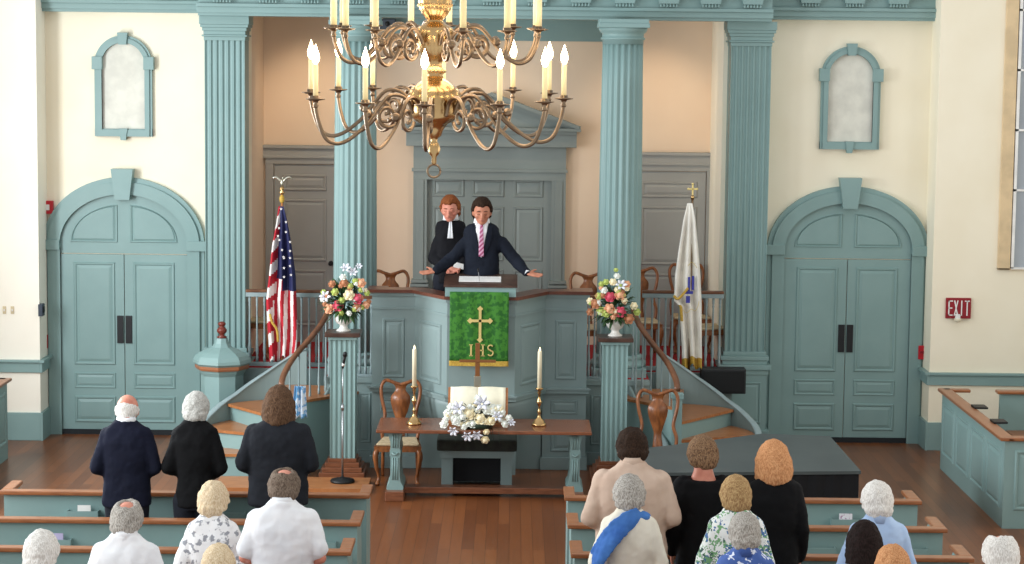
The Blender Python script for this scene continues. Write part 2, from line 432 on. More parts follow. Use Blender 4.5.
# flat pilasters
def flutes_line(x0, x1, n, y, depth):
    """front outline (list of x,y) with n round flutes"""
    out = [(x0, y)]; pitch = (x1 - x0) / n; fl = pitch * .36
    for i in range(n):
        c = x0 + pitch * (i + .5)
        for k in range(7):
            a = PI * k / 6; out.append((c - fl * math.cos(a), y + depth * math.sin(a)))
    out.append((x1, y)); return out
def pilaster(px, label, ped_y):
    yf = 24.72; yb = YW - .004
    xc = PX(px, 200, yf); hw = 19.8 / 85.2
    t = thing('fluted_pilaster', label, 'pilaster', (xc, yb - .2, 0), 'flat fluted pilasters')
    ztop = zb; zcap0 = ztop - 24 / 85.2; zped = PZ(px, ped_y, yf)
    bm = B(); prism(bm, flutes_line(xc - hw, xc + hw, 7, yf, .022) + [(xc + hw, yb), (xc - hw, yb)], zped, zcap0); part('shaft', bm, teal, t)
    bm = B()
    for z0, z1, g in ((zcap0, zcap0 + .045, .008), (zcap0 + .045, zcap0 + .065, .03), (zcap0 + .065, zcap0 + .11, .01), (zcap0 + .11, zcap0 + .15, .025), (zcap0 + .15, zcap0 + .185, .045), (zcap0 + .185, ztop, .055)):
        box(bm, xc - hw - g, xc + hw + g, yf - g * .8, yb, z0, z1, .006)
    part('capital', bm, teal, t)
    bm = B()
    for z0, z1, g in ((zped, zped + .05, .02), (zped - .05, zped, .05), (zped - .1, zped - .05, .03), (zped - .16, zped - .1, .075), (zped - .22, zped - .16, .05)):
        box(bm, xc - hw - g, xc + hw + g, yf - g * .8, yb, z0, z1, .008)
    part('base', bm, teal, t)
    bm = B(); box(bm, xc - hw - .03, xc + hw + .03, yf - .03, yb, 0, zped - .22); box(bm, xc - hw - .07, xc + hw + .07, yf - .06, yb, 0, .2, .01)
    fpanel(bm, xc - hw + .03, xc + hw - .03, .28, zped - .3, yf - .03, .8)
    part('plinth', bm, teal, t)
pilaster(225, 'flat fluted teal pilaster beside the left arched door', 352)
pilaster(748, 'flat fluted teal pilaster beside the right arched door', 356)
# round columns
def column(px, label):
    Y = 24.15; xc = PX(px, 160, Y); t = thing('fluted_column', label, 'column', (xc, Y, 0), 'round fluted columns')
    ztop = zb; zc = ztop - .27; zb0 = 1.12
    seg = 20 * 8; bm = B(); rings = []
    for i in range(9):
        q = i / 8; z = zb0 + (zc - zb0) * q; r = .25 - .022 * q ** 1.6; ring = []
        for k in range(seg):
            ph = (k % 8) / 8; fl = max(0, math.sin(PI * min(max((ph - .12) / .76, 0), 1))) * .022
            a = 2 * PI * k / seg; ring.append((xc + (r - fl) * math.cos(a), Y + (r - fl) * math.sin(a), z))
        rings.append(ring)
    L = loft(bm, rings)
    part('shaft', bm, teal, t)
    bm = B(); lathe(bm, [(.232, -.01), (.232, .04), (.25, .045), (.25, .065), (.235, .07), (.235, .11), (.262, .13), (.275, .16), (.275, .175)], (xc, Y, zc), 40)
    box(bm, xc - .285, xc + .285, Y - .285, Y + .285, zc + .175, zc + .225, .006)
    box(bm, xc - .275, xc + .275, Y - .275, Y + .275, zc + .225, ztop, .006)
    part('capital', bm, teal, t)
    bm = B(); lathe(bm, [(.31, -.09), (.32, -.06), (.31, -.03), (.27, -.02), (.27, 0), (.285, .02), (.27, .04), (.252, .05)], (xc, Y, zb0), 40)
    part('base', bm, teal, t)
    bm = B(); box(bm, xc - .31, xc + .31, Y - .31, Y + .31, 0, zb0 - .09, .008); fpanel(bm, xc - .22, xc + .22, .3, .85, Y - .31); part('plinth', bm, teal, t)
column(355.5, 'round fluted teal column behind the left flower pedestal'); column(621, 'round fluted teal column behind the right flower pedestal')

# recess doors
def recess_door(nm, px0, px1, plx0, plx1, ltop, lbot, py_top):
    d = sroot(nm); x0 = PX(px0, 200, YR); x1 = PX(px1, 200, YR)
    bm = B(); z0 = PZ((plx0 + plx1) / 2, lbot, YR); z1 = PZ((plx0 + plx1) / 2, ltop, YR); X0, X1 = PX(plx0, 150, YR), PX(plx1, 150, YR)
    box(bm, X0, X1, YR - .06, YR, z0, z1, .004); box(bm, X0 - .02, X1 + .02, YR - .09, YR, z1 - .04, z1, .006); box(bm, X0, X1, YR - .075, YR, z0, z0 + .03, .004)
    for q in (x0, x1):
        s = 1 if q == x0 else -1
        box(bm, q, q + s * .1, YR - .05, YR, FL, z0)
    box(bm, x0, x1, YR - .053, YR, z0 - .07, z0 + .004)
    struct('door_casing', bm, teal_dim, d)
    xa, xb = x0 + .11, x1 - .11; zt = z0 - .08
    bm = B(); box(bm, xa, xb, YR - .03, YR, FL, zt); w = xb - xa
    fpanel(bm, xa + .1, xb - .1, zt - .33, zt - .12, YR - .03); fpanel(bm, xa + .1, xb - .1, FL + 1.02, zt - .43, YR - .03); fpanel(bm, xa + .1, xb - .1, FL + .2, FL + .92, YR - .03)
    lf = struct('door_leaf', bm, teal_dim, d)
    bm = B(); kx = xb - .05 if px0 < 500 else xa + .05
    lathe(bm, [(.03, 0), (.03, .01), (.012, .015), (.012, .04), (.028, .05), (.028, .075), (.01, .085)], (0, 0, 0), 12)
    bmesh.ops.rotate(bm, verts=bm.verts, matrix=Matrix.Rotation(PI / 2, 3, 'X')); bmesh.ops.translate(bm, verts=bm.verts, vec=(kx, YR - .03, FL + 1.0))
    struct('door_knob', bm, blkp, lf)
recess_door('door_3', 266, 344, 249, 352, 145, 158, 165); recess_door('door_4', 624, 714, 612, 716, 152, 165, 172)
# central doorway with pediment
dslate = mat('dim_lit_teal', (134, 142, 138), .45, scale=3, rgb2=(130, 138, 134))  # central doorway teal, also greyed for the dim recess light
d = sroot('door_5'); cxp = 489
X = lambda px, py=150: PX(px, py, YR)
zA = PZ(cxp, 92, YR - .1); zB = PZ(cxp, 130, YR - .3); zC = PZ(cxp, 145, YR - .2); zD = PZ(cxp, 180, YR - .1)
xl, xr = X(403), X(580); xm = (xl + xr) / 2
bm = B()
def pedi(o, y, za, zb_):
    slab(bm, [(xl + o, zb_), (xr - o, zb_), (xr - o, zb_ + .05), (xm, za), (xl + o, zb_ + .05)], y, YR)
pedi(.22, YR - .16, zA - .14, zB + .02)
# raking and horizontal cornice members
for k, (t0, t1, yy) in enumerate(((0, .05, .34), (.05, .1, .28), (.1, .14, .2))):
    for s in (-1, 1):
        xo = xl if s < 0 else xr
        slab(bm, [(xo - s * k * .045, zB + .02 + .03 - t0 * .3), (xm, zA - t0), (xm, zA - t1), (xo - s * (k + 1) * .045, zB + .02 - t0 * .1)], YR - yy, YR)
for k, (z0, z1, yy, oo) in enumerate(((zB - .01, zB + .03, .34, 0), (zB - .05, zB - .01, .29, .05), (zC - .02, zB - .05, .24, .05))):
    box(bm, xl + oo, xr - oo, YR - yy, YR, z0, z1, .005)
struct('pediment', bm, dslate, d)
bm = B(); xs, xe = X(414), X(566)
box(bm, xs, xe, YR - .123, YR, zD, zC - .02); box(bm, xs - .02, xe + .02, YR - .15, YR, zC - .34, zC - .3, .005)
for s, q in ((1, xs), (-1, xe)):
    box(bm, q, q + s * .17, YR - .12, YR, FL, zD + .01); box(bm, q + s * .04, q + s * .13, YR - .135, YR, FL + .35, zD, .004)
    box(bm, q - s * .03, q + s * .2, YR - .17, YR, FL, FL + .25, .01)
    for k in range(3): box(bm, q - s * (.04 - .01 * k), q + s * (.21 - .01 * k), YR - .22 + .01 * k, YR, PZ(cxp, 288 - k * 4, YR - .2) - .045, PZ(cxp, 288 - k * 4, YR - .2) - .01, .006)
struct('door_casing', bm, dslate, d)
bm = B(); box(bm, xs + .17, xe - .17, YR - .05, YR, FL, zD + .01)
for a, b in ((433, 465), (472, 505), (514, 544)):
    fpanel(bm, X(a), X(b), PZ(cxp, 197, YR), PZ(cxp, 179, YR), YR - .05); fpanel(bm, X(a), X(b), FL + 1.05, PZ(cxp, 206, YR), YR - .05); fpanel(bm, X(a), X(b), FL + .15, FL + .95, YR - .05)
struct('door_leaf', bm, dslate, d)

# chancel platform
xpu0, xpu1 = PX(366, 380, 23.45), PX(603, 380, 23.45)
colL, colR = PX(355.5, 300, 24.15), PX(621, 300, 24.15)
bm = B(); prism(bm, [(xl0 - .1, 24.35), (colL - .3, 24.35), (colL - .3, 23.55), (colR + .3, 23.55), (colR + .3, 24.35), (xr0 + .1, 24.35), (xr0 + .1, YR), (xl0 - .1, YR)], 0, FL - .01)
struct('floor', bm, slate)
bm = B(); prism(bm, [(xl0 - .09, 24.4), (colL - .31, 24.4), (colL - .31, 23.6), (colR + .31, 23.6), (colR + .31, 24.4), (xr0 + .09, 24.4), (xr0 + .09, YR - .01), (xl0 - .09, YR - .01)], FL - .01, FL + .004)
single('red_carpet', bm, red_c, 'red carpet covering the raised chancel floor behind the balusters', 'carpet', (XC, 25, FL - .01))
# panelled fascia below the chancel
bm = B(); box(bm, colL - .3, colR + .3, 23.5, 23.56, 0, FL); box(bm, colL - .3, colR + .3, 23.47, 23.56, FL - .03, FL + .03, .006); box(bm, colL - .3, colR + .3, 23.46, 23.56, 0, .14, .006)
for a, b in ((590, 602), (358, 371)):
    fpanel(bm, PX(a, 430, 23.5), PX(b, 430, 23.5), .22, FL - .14, 23.5, .7)
struct('wall_front', bm, slate)
# low wooden step platform by the left column, where the microphone stands
bm = B(); xs0 = PX(224, 488, 22.6); xs1 = PX(367, 495, 21.75)
prism(bm, [(xs0, 21.75), (xs1, 21.75), (xs1, 22.35), (xs0, 22.35)], 0, .055)
struct('floor', bm, woodl)
# large flat draped case on the right, between the pews and the stair
zst = .74
def PZp(px, py, z):
    d = P(px, py, 10) - EYE; return EYE + d * ((z - CAMZ) / d.z)
st = [PZp(*q, zst) for q in ((625, 473), (861, 471), (830, 436), (762, 433.5), (690, 443), (627, 450))]
cs = sum(st, Vector()) / 6
t = thing('draped_platform', 'large flat-topped dark grey platform with black draped sides before the right stairs', 'platform', (cs.x, cs.y, 0))
bm = B(); prism(bm, [(p.x, p.y) for p in st], zst - .03, zst); part('deck', bm, stage, t)
bm = B(); path = [Vector((p.x, p.y, 0)) * 1.0 for p in st]; path = [Vector((cs.x, cs.y, 0)) + (p - Vector((cs.x, cs.y, 0))) * .985 for p in path]; outl = []
for i in range(6):
    a, b = path[i], path[(i + 1) % 6]; n = max(2, int((b - a).length / .04)); dr = (b - a).normalized(); nn = Vector((dr.y, -dr.x, 0))
    for k in range(n):
        q = a + (b - a) * (k / n) + (nn * (.008 * math.sin(k * 1.6)) if 0 < k else Vector((0, 0, 0))); outl.append((q.x, q.y))
prism(bm, outl, 0, zst - .03); part('skirt', bm, stagef, t)

# ------------------------------------------------------------------ side walls of the nave with their windows (beyond the frame)
def side_wall(x, nm, n0):
    s = 1 if x > 0 else -1
    xa, xb = x, x + s * .3
    bm = B(); ys = [(10.2, 12.6), (14.6, 17.0), (19.0, 21.4)]
    box(bm, xa, xb, 9, YP, 0, 1.5); prev = 9
    for a, b in ys: box(bm, xa, xb, prev, a, 1.5, 5.6); prev = b
    box(bm, xa, xb, prev, YP, 1.5, 5.6); box(bm, xa, xb, 9, YP, 5.6, ZT)
    struct('wall_' + nm, bm, white_w)
    for i, (a, b) in enumerate(ys):
        w = sroot('window_%d' % (n0 + i)); bm = B()
        for z in (1.5, 2.3, 3.1, 3.9, 4.7, 5.56): box(bm, xa + s * .1, xa + s * .14, a, b, z, z + .04)
        for k in range(6): y = a + (b - a - .04) * k / 5; box(bm, xa + s * .1, xa + s * .14, y, y + .04, 1.5, 5.6)
        struct('window_frame', bm, whitep, w)
side_wall(-7.2, 'left', 4); side_wall(7.2, 'right', 7)
# ================================================================== PULPIT
YA = 23.15; YF = 22.55
pt = thing('pulpit', 'large panelled grey-teal pulpit with dark wood cap rail behind the communion table', 'pulpit', (XC, 23, 0))
pz1 = PZ(400, 291, YA); cap = pz1
A = PX(372, 340, YA), PX(415, 340, YA), PX(447, 340, YF), PX(515, 340, YF), PX(545, 340, YA), PX(587, 340, YA)
front = [(A[0], YA), (A[1], YA), (A[2], YF), (A[3], YF), (A[4], YA), (A[5], YA)]
def inset(poly, d):  # offset front polyline toward the camera by d
    out = []
    for i, (x, y) in enumerate(poly):
        a = poly[max(i - 1, 0)]; b = poly[min(i + 1, len(poly) - 1)]
        n = Vector((0, 0, 0))
        for p, q in ((a, (x, y)), ((x, y), b)):
            v = Vector((q[0] - p[0], q[1] - p[1], 0))
            if v.length > 1e-6: v.normalize(); n += Vector((v.y, -v.x, 0))
        n.normalize()
        m = 1.0 if i in (0, len(poly) - 1) else 1 / max(.5, n.dot(Vector((0, -1, 0))) * .5 + .5)
        out.append((x + n.x * d * m, y + n.y * d * m))
    return out
def ringwall(bm, d0, d1, z0, z1, back=.12):
    o = inset(front, d1); i = [(x, y) for x, y in inset(front, -back)]
    o[0] = (o[0][0] - d1, o[0][1]); o[-1] = (o[-1][0] + d1, o[-1][1])
    prism(bm, o + i[::-1], z0, z1)
zl = .87
bm = B(); ringwall(bm, 0, 0, zl, cap - .05); box(bm, A[0] + .003, A[0] + .1, YA + .1, 23.5, zl + .002, cap - .052); box(bm, A[5] - .1, A[5] - .003, YA + .1, 23.5, zl + .002, cap - .052)
for i in range(5):
    p, q = Vector((*front[i], 0)), Vector((*front[i + 1], 0)); u = (q - p).normalized(); n = Vector((u.y, -u.x, 0)); w = (q - p).length
    if i == 2: continue
    panel(bm, p + u * .11 + Vector((0, 0, zl + .14)), u, w - .22, PZ(395, 318, YA) - zl - .14, n)
part('body', bm, slate, pt)
bm = B(); ringwall(bm, 0, .025, cap - .05, cap - .015); ringwall(bm, 0, .012, cap - .2, cap - .175); ringwall(bm, 0, .03, zl - .01, zl + .03); ringwall(bm, 0, .05, zl + .03, zl + .05)
part('moulding', bm, slate, pt)
bm = B(); ringwall(bm, 0, .06, cap - .015, cap + .02, .2); box(bm, A[0] - .058, A[0] + .16, YA + .05, 23.5, cap - .014, cap + .018, .006); box(bm, A[5] - .16, A[5] + .058, YA + .05, 23.5, cap - .014, cap + .018, .006)
part('cap_rail', bm, mat('red_brown_wood', (112, 66, 50), .3, rgb2=(92, 52, 40)), pt)
# lower sides
bm = B()
for a, b in ((A[0], A[1] + .02), (A[4] - .02, A[5])):
    box(bm, a, b, YA + .03, 23.47, 0, zl); box(bm, a - .02, b + .02, YA + .0, 23.45, 0, .14, .008)
    fpanel(bm, a + .09, b - .09, .62, .78, YA + .03, .7); fpanel(bm, a + .09, b - .09, .2, .54, YA + .03)
# stem
sx0, sx1 = PX(447, 420, 22.95), PX(516, 420, 22.95)
box(bm, A[1] + .03, A[4] - .03, 23.2, 23.44, .002, zl - .01); box(bm, sx0, sx1, 22.85, 23.2, 0, .62)
part('lower_body', bm, slate, pt)
# coved underside of the projecting desk
bm = B(); rings = []
top = [(A[1], 23.2), (A[1], YA), (A[2], YF), (A[3], YF), (A[4], YA), (A[4], 23.2)]
bot = [(A[1] + .12, 23.2), (A[1] + .16, 23.17), (sx0 + .0, 22.86), (sx1 - .0, 22.86), (A[4] - .16, 23.17), (A[4] - .12, 23.2)]
for k in range(9):
    q = k / 8; a = PI / 2 * q; f = 1 - math.cos(a); z = zl - .01 - .34 * math.sin(a)
    rings.append([(t_[0] + (b_[0] - t_[0]) * f, t_[1] + (b_[1] - t_[1]) * f, z) for t_, b_ in zip(top, bot)])
L = loft(bm, rings)
for r in L:
    for v in r:
        for q in v.link_faces: q.smooth = True
part('coved_underside', bm, slate, pt)
# reading desk on top
dx0, dx1 = PX(445, 290, 22.45), PX(516, 290, 22.45)
dz1 = PZ(480, 287.5, 22.45); dz0 = PZ(480, 297, 22.45)
bm = B(); slabx(bm, [(22.47, dz0), (22.47, dz1), (22.92, dz1 + .07), (22.92, dz0)], dx0, dx1); ds = part('reading_desk', bm, teal, pt)
bm = B(); slabx(bm, [(22.45, dz1 - .0), (22.45, dz1 + .02), (22.94, dz1 + .095), (22.94, dz1 + .075)], dx0 - .015, dx1 + .015); part('desk_top', bm, darkw, ds, top=pt)
bm = B()
prism(bm, inset(front, -.13)[0:6] + [(A[5], 23.45), (A[0], 23.45)], 1.09, 1.15); box(bm, A[0] + .1, A[5] - .1, 23.45, 24.2, FL + .005, 1.15)
part('inner_floor', bm, red_c, pt)
# papers and small microphone on desk
bm = B(); slabx(bm, [(22.58, dz1 + .045), (22.58, dz1 + .05), (22.8, dz1 + .083), (22.8, dz1 + .078)], PX(459, 284, 22.7), PX(501, 284, 22.7))
single('sermon_papers', bm, whitep, 'white papers lying on the slanted pulpit desk', 'paper', (PX(480, 284, 22.7), 22.6, dz1 + .045))
mx = PX(479, 284, 22.6); t = thing('desk_microphone', 'slim gooseneck microphone on the pulpit desk in front of the speaker', 'microphone', (mx, 22.6, dz1 + .03))
bm = B(); lathe(bm, [(.02, 0), (.02, .012), (.006, .016)], (mx, 22.6, dz1 + .025), 12); tube(bm, smoothpath([(mx, 22.6, dz1 + .03), (mx, 22.6, dz1 + .09), (mx - .01, 22.66, dz1 + .15)], 4), .004); part('gooseneck', bm, chrome, t)
bm = B(); tube(bm, [(mx - .01, 22.655, dz1 + .145), (mx - .012, 22.68, dz1 + .18)], .01); part('capsule', bm, blk, t)
# parament
bx0, bx1 = PX(449.5, 330, 22.4), PX(508.5, 330, 22.4); bz0 = PZ(479, 366.5, 22.4); bz1 = dz1 - .045
t = thing('pulpit_banner', 'green damask banner with gold cross and letters hanging on the pulpit front', 'banner', ((bx0 + bx1) / 2, 22.4, bz0))
def cloth(bm, x0, x1, z0, z1, y, nx=30, nz=20, amp=.004):
    g = [[bm.verts.new((x0 + (x1 - x0) * i / nx, y + amp * math.sin(i * .9 + j * .1) + amp * .6 * math.sin(i * .37 + 1) , z0 + (z1 - z0) * j / nz)) for j in range(nz + 1)] for i in range(nx + 1)]
    for i in range(nx):
        for j in range(nz): bm.faces.new((g[i][j], g[i + 1][j], g[i + 1][j + 1], g[i][j + 1])).smooth = True
bm = B(); cloth(bm, bx0, bx1, bz0 + .05, bz1, 22.425); o = part('damask_cloth', bm, green, t); solid(o, .006)
bm = B(); cloth(bm, bx0 - .003, bx1 + .003, bz0, bz0 + .055, 22.42); o = part('fringe', bm, gold_f, t, 'gold fringe'); solid(o, .01)
bm = B(); cxx, s = PX(480, 330, 22.4), 1 / 94.5; yy = 22.412
def zz(py): return PZ(480, py, 22.4)
def flare(x0, z0, x1, z1, wd):  # bar
    box(bm, x0 - wd if x0 == x1 else min(x0, x1), x0 + wd if x0 == x1 else max(x0, x1), yy - .004, yy + .004, (z0 - wd) if z0 == z1 else min(z0, z1), (z0 + wd) if z0 == z1 else max(z0, z1))
zc = zz(321); flare(cxx, zz(311), cxx, zz(338), .014); flare(cxx - .1, zc, cxx + .1, zc, .014)
for (px_, pz_) in ((cxx, zz(309)), (cxx, zz(340)), (cxx - .105, zc), (cxx + .105, zc)):
    for k in range(3):
        pass
    slab(bm, [(px_ - .032, pz_), (px_, pz_ - .032), (px_ + .032, pz_), (px_, pz_ + .032)], yy - .005, yy + .004)
part('cross_emblem', bm, gold_e, t, 'gold embroidered cross')
zt_, zb_ = zz(345), zz(356)
lx = [PX(p, 350, 22.4) for p in (471, 480, 490.5)]
bm = B()
def ser(x, z, w=.02): box(bm, x - w, x + w, yy - .004, yy + .004, z - .004, z + .004)
x = lx[0]; box(bm, x - .009, x + .009, yy - .004, yy + .004, zb_, zt_); ser(x, zb_); ser(x, zt_)
part('letter', bm, gold_e, t)
bm = B(); x = lx[1]
for q in (-.03, .03): box(bm, x + q - .009, x + q + .009, yy - .004, yy + .004, zb_, zt_); ser(x + q, zb_); ser(x + q, zt_)
box(bm, x - .03, x + .03, yy - .004, yy + .004, (zb_ + zt_) / 2 - .006, (zb_ + zt_) / 2 + .006)
part('letter', bm, gold_e, t)
bm = B(); x = lx[2]; h = (zt_ - zb_) / 4; pts = []
for k in range(15):
    a = math.radians(30 + 240 * k / 14); pts.append((x + .026 * math.cos(a), yy, zt_ - h + h * math.sin(a) * .9))
for k in range(15):
    a = math.radians(90 - 240 * k / 14); pts.append((x + .028 * math.cos(a), yy, zb_ + h + h * math.sin(a) * .9))
tube(bm, pts, .008, 6); part('letter', bm, gold_e, t)

# ================================================================== BALUSTRADES
def turned(bm, x, y, z0, z1, r=.013):
    h = z1 - z0
    lathe(bm, [(r * 1.3, 0), (r * 1.3, h * .08), (r * .8, h * .1), (r * 1.5, h * .18), (r * 1.2, h * .28), (r * .9, h * .4), (r * .75, h * .85), (r * 1.1, h * .88), (r * .8, h * .9), (r * 1.1, h * .93), (r * 1.1, h)], (x, y, z0), 8)
def balustrade(x0, x1, y, zr, n, label, px_list=None):
    t = thing('balustrade', label, 'railing', ((x0 + x1) / 2, y, FL), 'balustrades of the raised chancel')
    bm = B(); box(bm, x0, x1, y - .035, y + .035, zr - .03, zr + .005, .01); part('top_rail', bm, railw, t, 'brown wood top rail')
    bm = B(); box(bm, x0, x1, y - .03, y + .03, zr - .08, zr - .03, .004); part('rail_frame', bm, rail_p, t); bm = B(); box(bm, x0, x1, y - .03, y + .03, FL + .005, FL + .05, .004); part('bottom_rail', bm, rail_p, t)
    for i in range(n):
        bm = B(); turned(bm, x0 + (x1 - x0) * (i + .5) / n, y, FL + .05, zr - .08); part('baluster', bm, rail_p, t)
YB = 24.45
balustrade(PX(246, 330, YB), colL - .26, YB, PZ(290, 290, YB), 12, 'pale balustrade with wood rail behind the striped flag')
balustrade(colR + .26, PX(723, 330, YB), YB, PZ(680, 291, YB), 12, 'pale balustrade with wood rail behind the white flag')
YB2 = 23.62
balustrade(PX(357, 340, YB2), A[0] - .005, YB2, PZ(366, 296, YB2), 3, 'short balustrade between left flower pedestal and pulpit')
balustrade(A[5] + .005, PX(603, 340, YB2), YB2, PZ(594, 296, YB2), 3, 'short balustrade between pulpit and right flower pedestal')

# ================================================================== STAIRS
def stairs(s, label):
    def W(dx, y, z=0): return Vector((XC + s * dx, y, z))
    t = thing('curved_staircase', label, 'staircase', W(2.6, 22.6), 'curved stairs up to the pulpit')
    pv = (2.115, 22.6); cc = (2.085, 23.0); Ro = .93
    def arc(a):  # intersection of ray from pivot at angle a with outer circle
        d = Vector((math.cos(a), math.sin(a))); o = Vector((pv[0] - cc[0], pv[1] - cc[1]))
        b = o.dot(d); c = o.dot(o) - Ro * Ro; k = -b + math.sqrt(b * b - c); return (pv[0] + d.x * k, pv[1] + d.y * k)
    ang = [0, 27, 55, 84, 128]
    for k in range(4):
        z = (.25, .445, .635, .8)[k]; a0, a1 = math.radians(ang[k]), math.radians(ang[k + 1])
        def wedge(e0, e1, rr=0):
            pts = [(pv[0] + (.0 if True else 0), pv[1])]
            for i in range(9):
                a = a0 - e0 + (a1 + e1 - a0 + e0) * i / 8; q = arc(a); pts.append((q[0], q[1]))
            return [W(*p).to_2d()[:] for p in pts]
        w = wedge(0, .0); w = [tuple(p) for p in w]
        bm = B(); prism(bm, w, 0, z - .03); st = part('step', bm, teal, t)
        w = [tuple(p) for p in wedge(.035, .035)]
        bm = B(); prism(bm, w, z - .03, z); part('tread', bm, woodl, st, 'honey coloured wooden tread', top=t)
    # outer stringer wall
    bm = B(); N = 28; top = []
    ks = [(-6, .36), (0, .45), (22, .56), (45, .71), (68, .93), (90, 1.17), (100, 1.22)]
    rings = []
    for i in range(N + 1):
        a = -6 + 102 * i / N
        for (p, zp), (q, zq) in zip(ks, ks[1:]):
            if p <= a <= q: z = zp + (zq - zp) * (a - p) / (q - p)
        ar = math.radians(a); r0_, r1_ = Ro + .01, Ro + .06
        P0 = W(cc[0] + r0_ * math.cos(ar), cc[1] + r0_ * math.sin(ar)); P1 = W(cc[0] + r1_ * math.cos(ar), cc[1] + r1_ * math.sin(ar))
        rings.append([(P0.x, P0.y, 0), (P0.x, P0.y, z), (P1.x, P1.y, z), (P1.x, P1.y, 0)]); top.append(((P0.x + P1.x) / 2, (P0.y + P1.y) / 2, z + .008))
    L = loft(bm, rings)
    for r in L:
        for v in r:
            for q in v.link_faces: q.smooth = False
    st = part('outer_stringer', bm, slate, t)
    bm = B(); sweep_rect(bm, top, .075, .025); part('stringer_edge', bm, rail_p, st, 'pale top edge', top=t)
    # inner handrail, newel and balusters
    path = [W(2.11, 22.45, 1.03), W(2.1, 22.6, 1.12), W(2.02, 22.85, 1.27), W(1.87, 23.12, 1.44), W(1.75, 23.35, 1.6), W(1.69, 23.6, 1.74)]
    sp = smoothpath(path, 6)
    bm = B(); sweep_rect(bm, sp, .062, .055); part('handrail', bm, railw, t, 'curved brown handrail')
    n0 = W(2.11, 22.43)
    bm = B(); box(bm, n0.x - .05, n0.x + .05, n0.y - .05, n0.y + .05, 0, .98, .006); box(bm, n0.x - .065, n0.x + .065, n0.y - .065, n0.y + .065, .93, .99, .008); part('newel', bm, teal, t)
    for i, k in enumerate((5, 10, 14, 18, 22, 26, 29)):
        p = sp[k]; bm = B(); zb = [.25, .44, .44, .63, .8, .8, .8][i]; turned(bm, p.x, p.y, zb, p.z - .03, .011); part('baluster', bm, rail_p, t)
    # inner stringer between newel and column plinth
    bm = B(); rings = []
    for i, p in enumerate(smoothpath([W(2.06, 22.48, .25), W(2.04, 22.62, .4), W(1.95, 22.85, .55), W(1.8, 23.1, .7), W(1.7, 23.33, .85), W(1.66, 23.6, .93)], 4)):
        q = p + Vector((-s * .03, 0, 0)); rings.append([(p.x, p.y, 0), (p.x, p.y, p.z), (q.x, q.y, p.z), (q.x, q.y, 0)])
    L = loft(bm, rings); part('inner_stringer', bm, slate, t)
    return t
stairs(1, 'curved staircase right of the pulpit beside the black stage riser')
stairs(-1, 'curved staircase left of the pulpit behind the standing people')

# ================================================================== FLOWER PEDESTALS
def pedestal(px, ytop, label):
    Y = 22.75; x = PX(px, 400, Y); zt = PZ(px, ytop, Y); t = thing('flower_pedestal', label, 'pedestal', (x, Y, 0), 'fluted flower pedestals')
    w = .135
    bm = B()
    o = flutes_line(x - w, x + w, 5, Y - w, .014)
    prism(bm, o + [(x + w, Y + w), (x - w, Y + w)], .2, zt - .06); part('fluted_shaft', bm, teal, t)
    bm = B()
    for z0, z1, g in ((0, .07, .11), (.07, .12, .08), (.12, .17, .05), (.17, .21, .02)): box(bm, x - w - g, x + w + g, Y - w - g, Y + w + g, z0 + (.0), z1, .006)
    part('base', bm, wood, t, 'stepped brown wooden base')
    bm = B(); box(bm, x - w - .02, x + w + .02, Y - w - .02, Y + w + .02, zt - .08, zt - .045, .006); part('collar', bm, teal, t)
    bm = B(); box(bm, x - w - .055, x + w + .055, Y - w - .055, Y + w + .055, zt - .045, zt, .008); part('top_slab', bm, darkw, t, 'dark wood top slab')
    return x, Y, zt
pL = pedestal(343.5, 331, 'fluted teal pedestal with dark top holding flowers, left of pulpit')
pR = pedestal(614, 336, 'fluted teal pedestal with dark top holding flowers, right of pulpit')
# flowers
def rose_mesh(name, m, r=1.0):
    bm = B()
    sphere(bm, (0, 0, 0), (.55, .55, .6), 8, 6)
    for ringi, (n, rad, tilt, sz) in enumerate(((3, .28, .25, .55), (5, .5, .55, .62), (6, .72, .95, .66))):
        for k in range(n):
            a = 2 * PI * k / n + ringi * .5
            rot = Matrix.Rotation(a, 3, 'Z') @ Matrix.Rotation(tilt, 3, 'Y')
            c = rot @ Vector((0, 0, .0)) + Vector((math.cos(a) * rad * .75, math.sin(a) * rad * .75, .12 - ringi * .16))
            sphere(bm, c, (.1, sz * .62, sz * .72), 8, 6, rot)
    bmesh.ops.scale(bm, verts=bm.verts, vec=(r, r, r))
    me = bpy.data.meshes.new(name); bm.to_mesh(me); bm.free(); me.materials.append(m)
    return me
def lily_mesh(name, m, r=1.0):
    bm = B()
    for k in range(6):
        a = 2 * PI * k / 6; rings = []
        for i in range(6):
            q = i / 5; rr = .12 + .88 * q; z = .55 * math.sin(q * 2.2); wdt = .26 * math.sin(PI * (q * .9 + .08))
            c = Vector((math.cos(a) * rr, math.sin(a) * rr, z)); s_ = Vector((-math.sin(a), math.cos(a), 0)) * wdt; u = Vector((0, 0, .03))
            rings.append([c - s_ + u, c, c + s_ + u, c - Vector((0, 0, .04))])
        loft(bm, rings)
    bmesh.ops.scale(bm, verts=bm.verts, vec=(r, r, r))
    me = bpy.data.meshes.new(name); bm.to_mesh(me); bm.free(); me.materials.append(m)
    return me
RM = {k: rose_mesh('bloom', m) for k, m in dict(w=f_white, p=f_peach, k=f_pink, c=f_cream, l=f_lime, r=f_rust).items()}
LM = lily_mesh('lily', f_lil)
def leaf(bm, p, d, L, w):
    d = Vector(d).normalized(); u, v = frame_of(d); p = Vector(p); rings = []
    for i in range(5):
        q = i / 4; ww = w * math.sin(PI * (q * .92 + .05)); c = p + d * L * q + Vector((0, 0, -L * .25 * q * q))
        rings.append([c - u * ww, c + v * ww * .15, c + u * ww, c - v * ww * .12])
    loft(bm, rings)
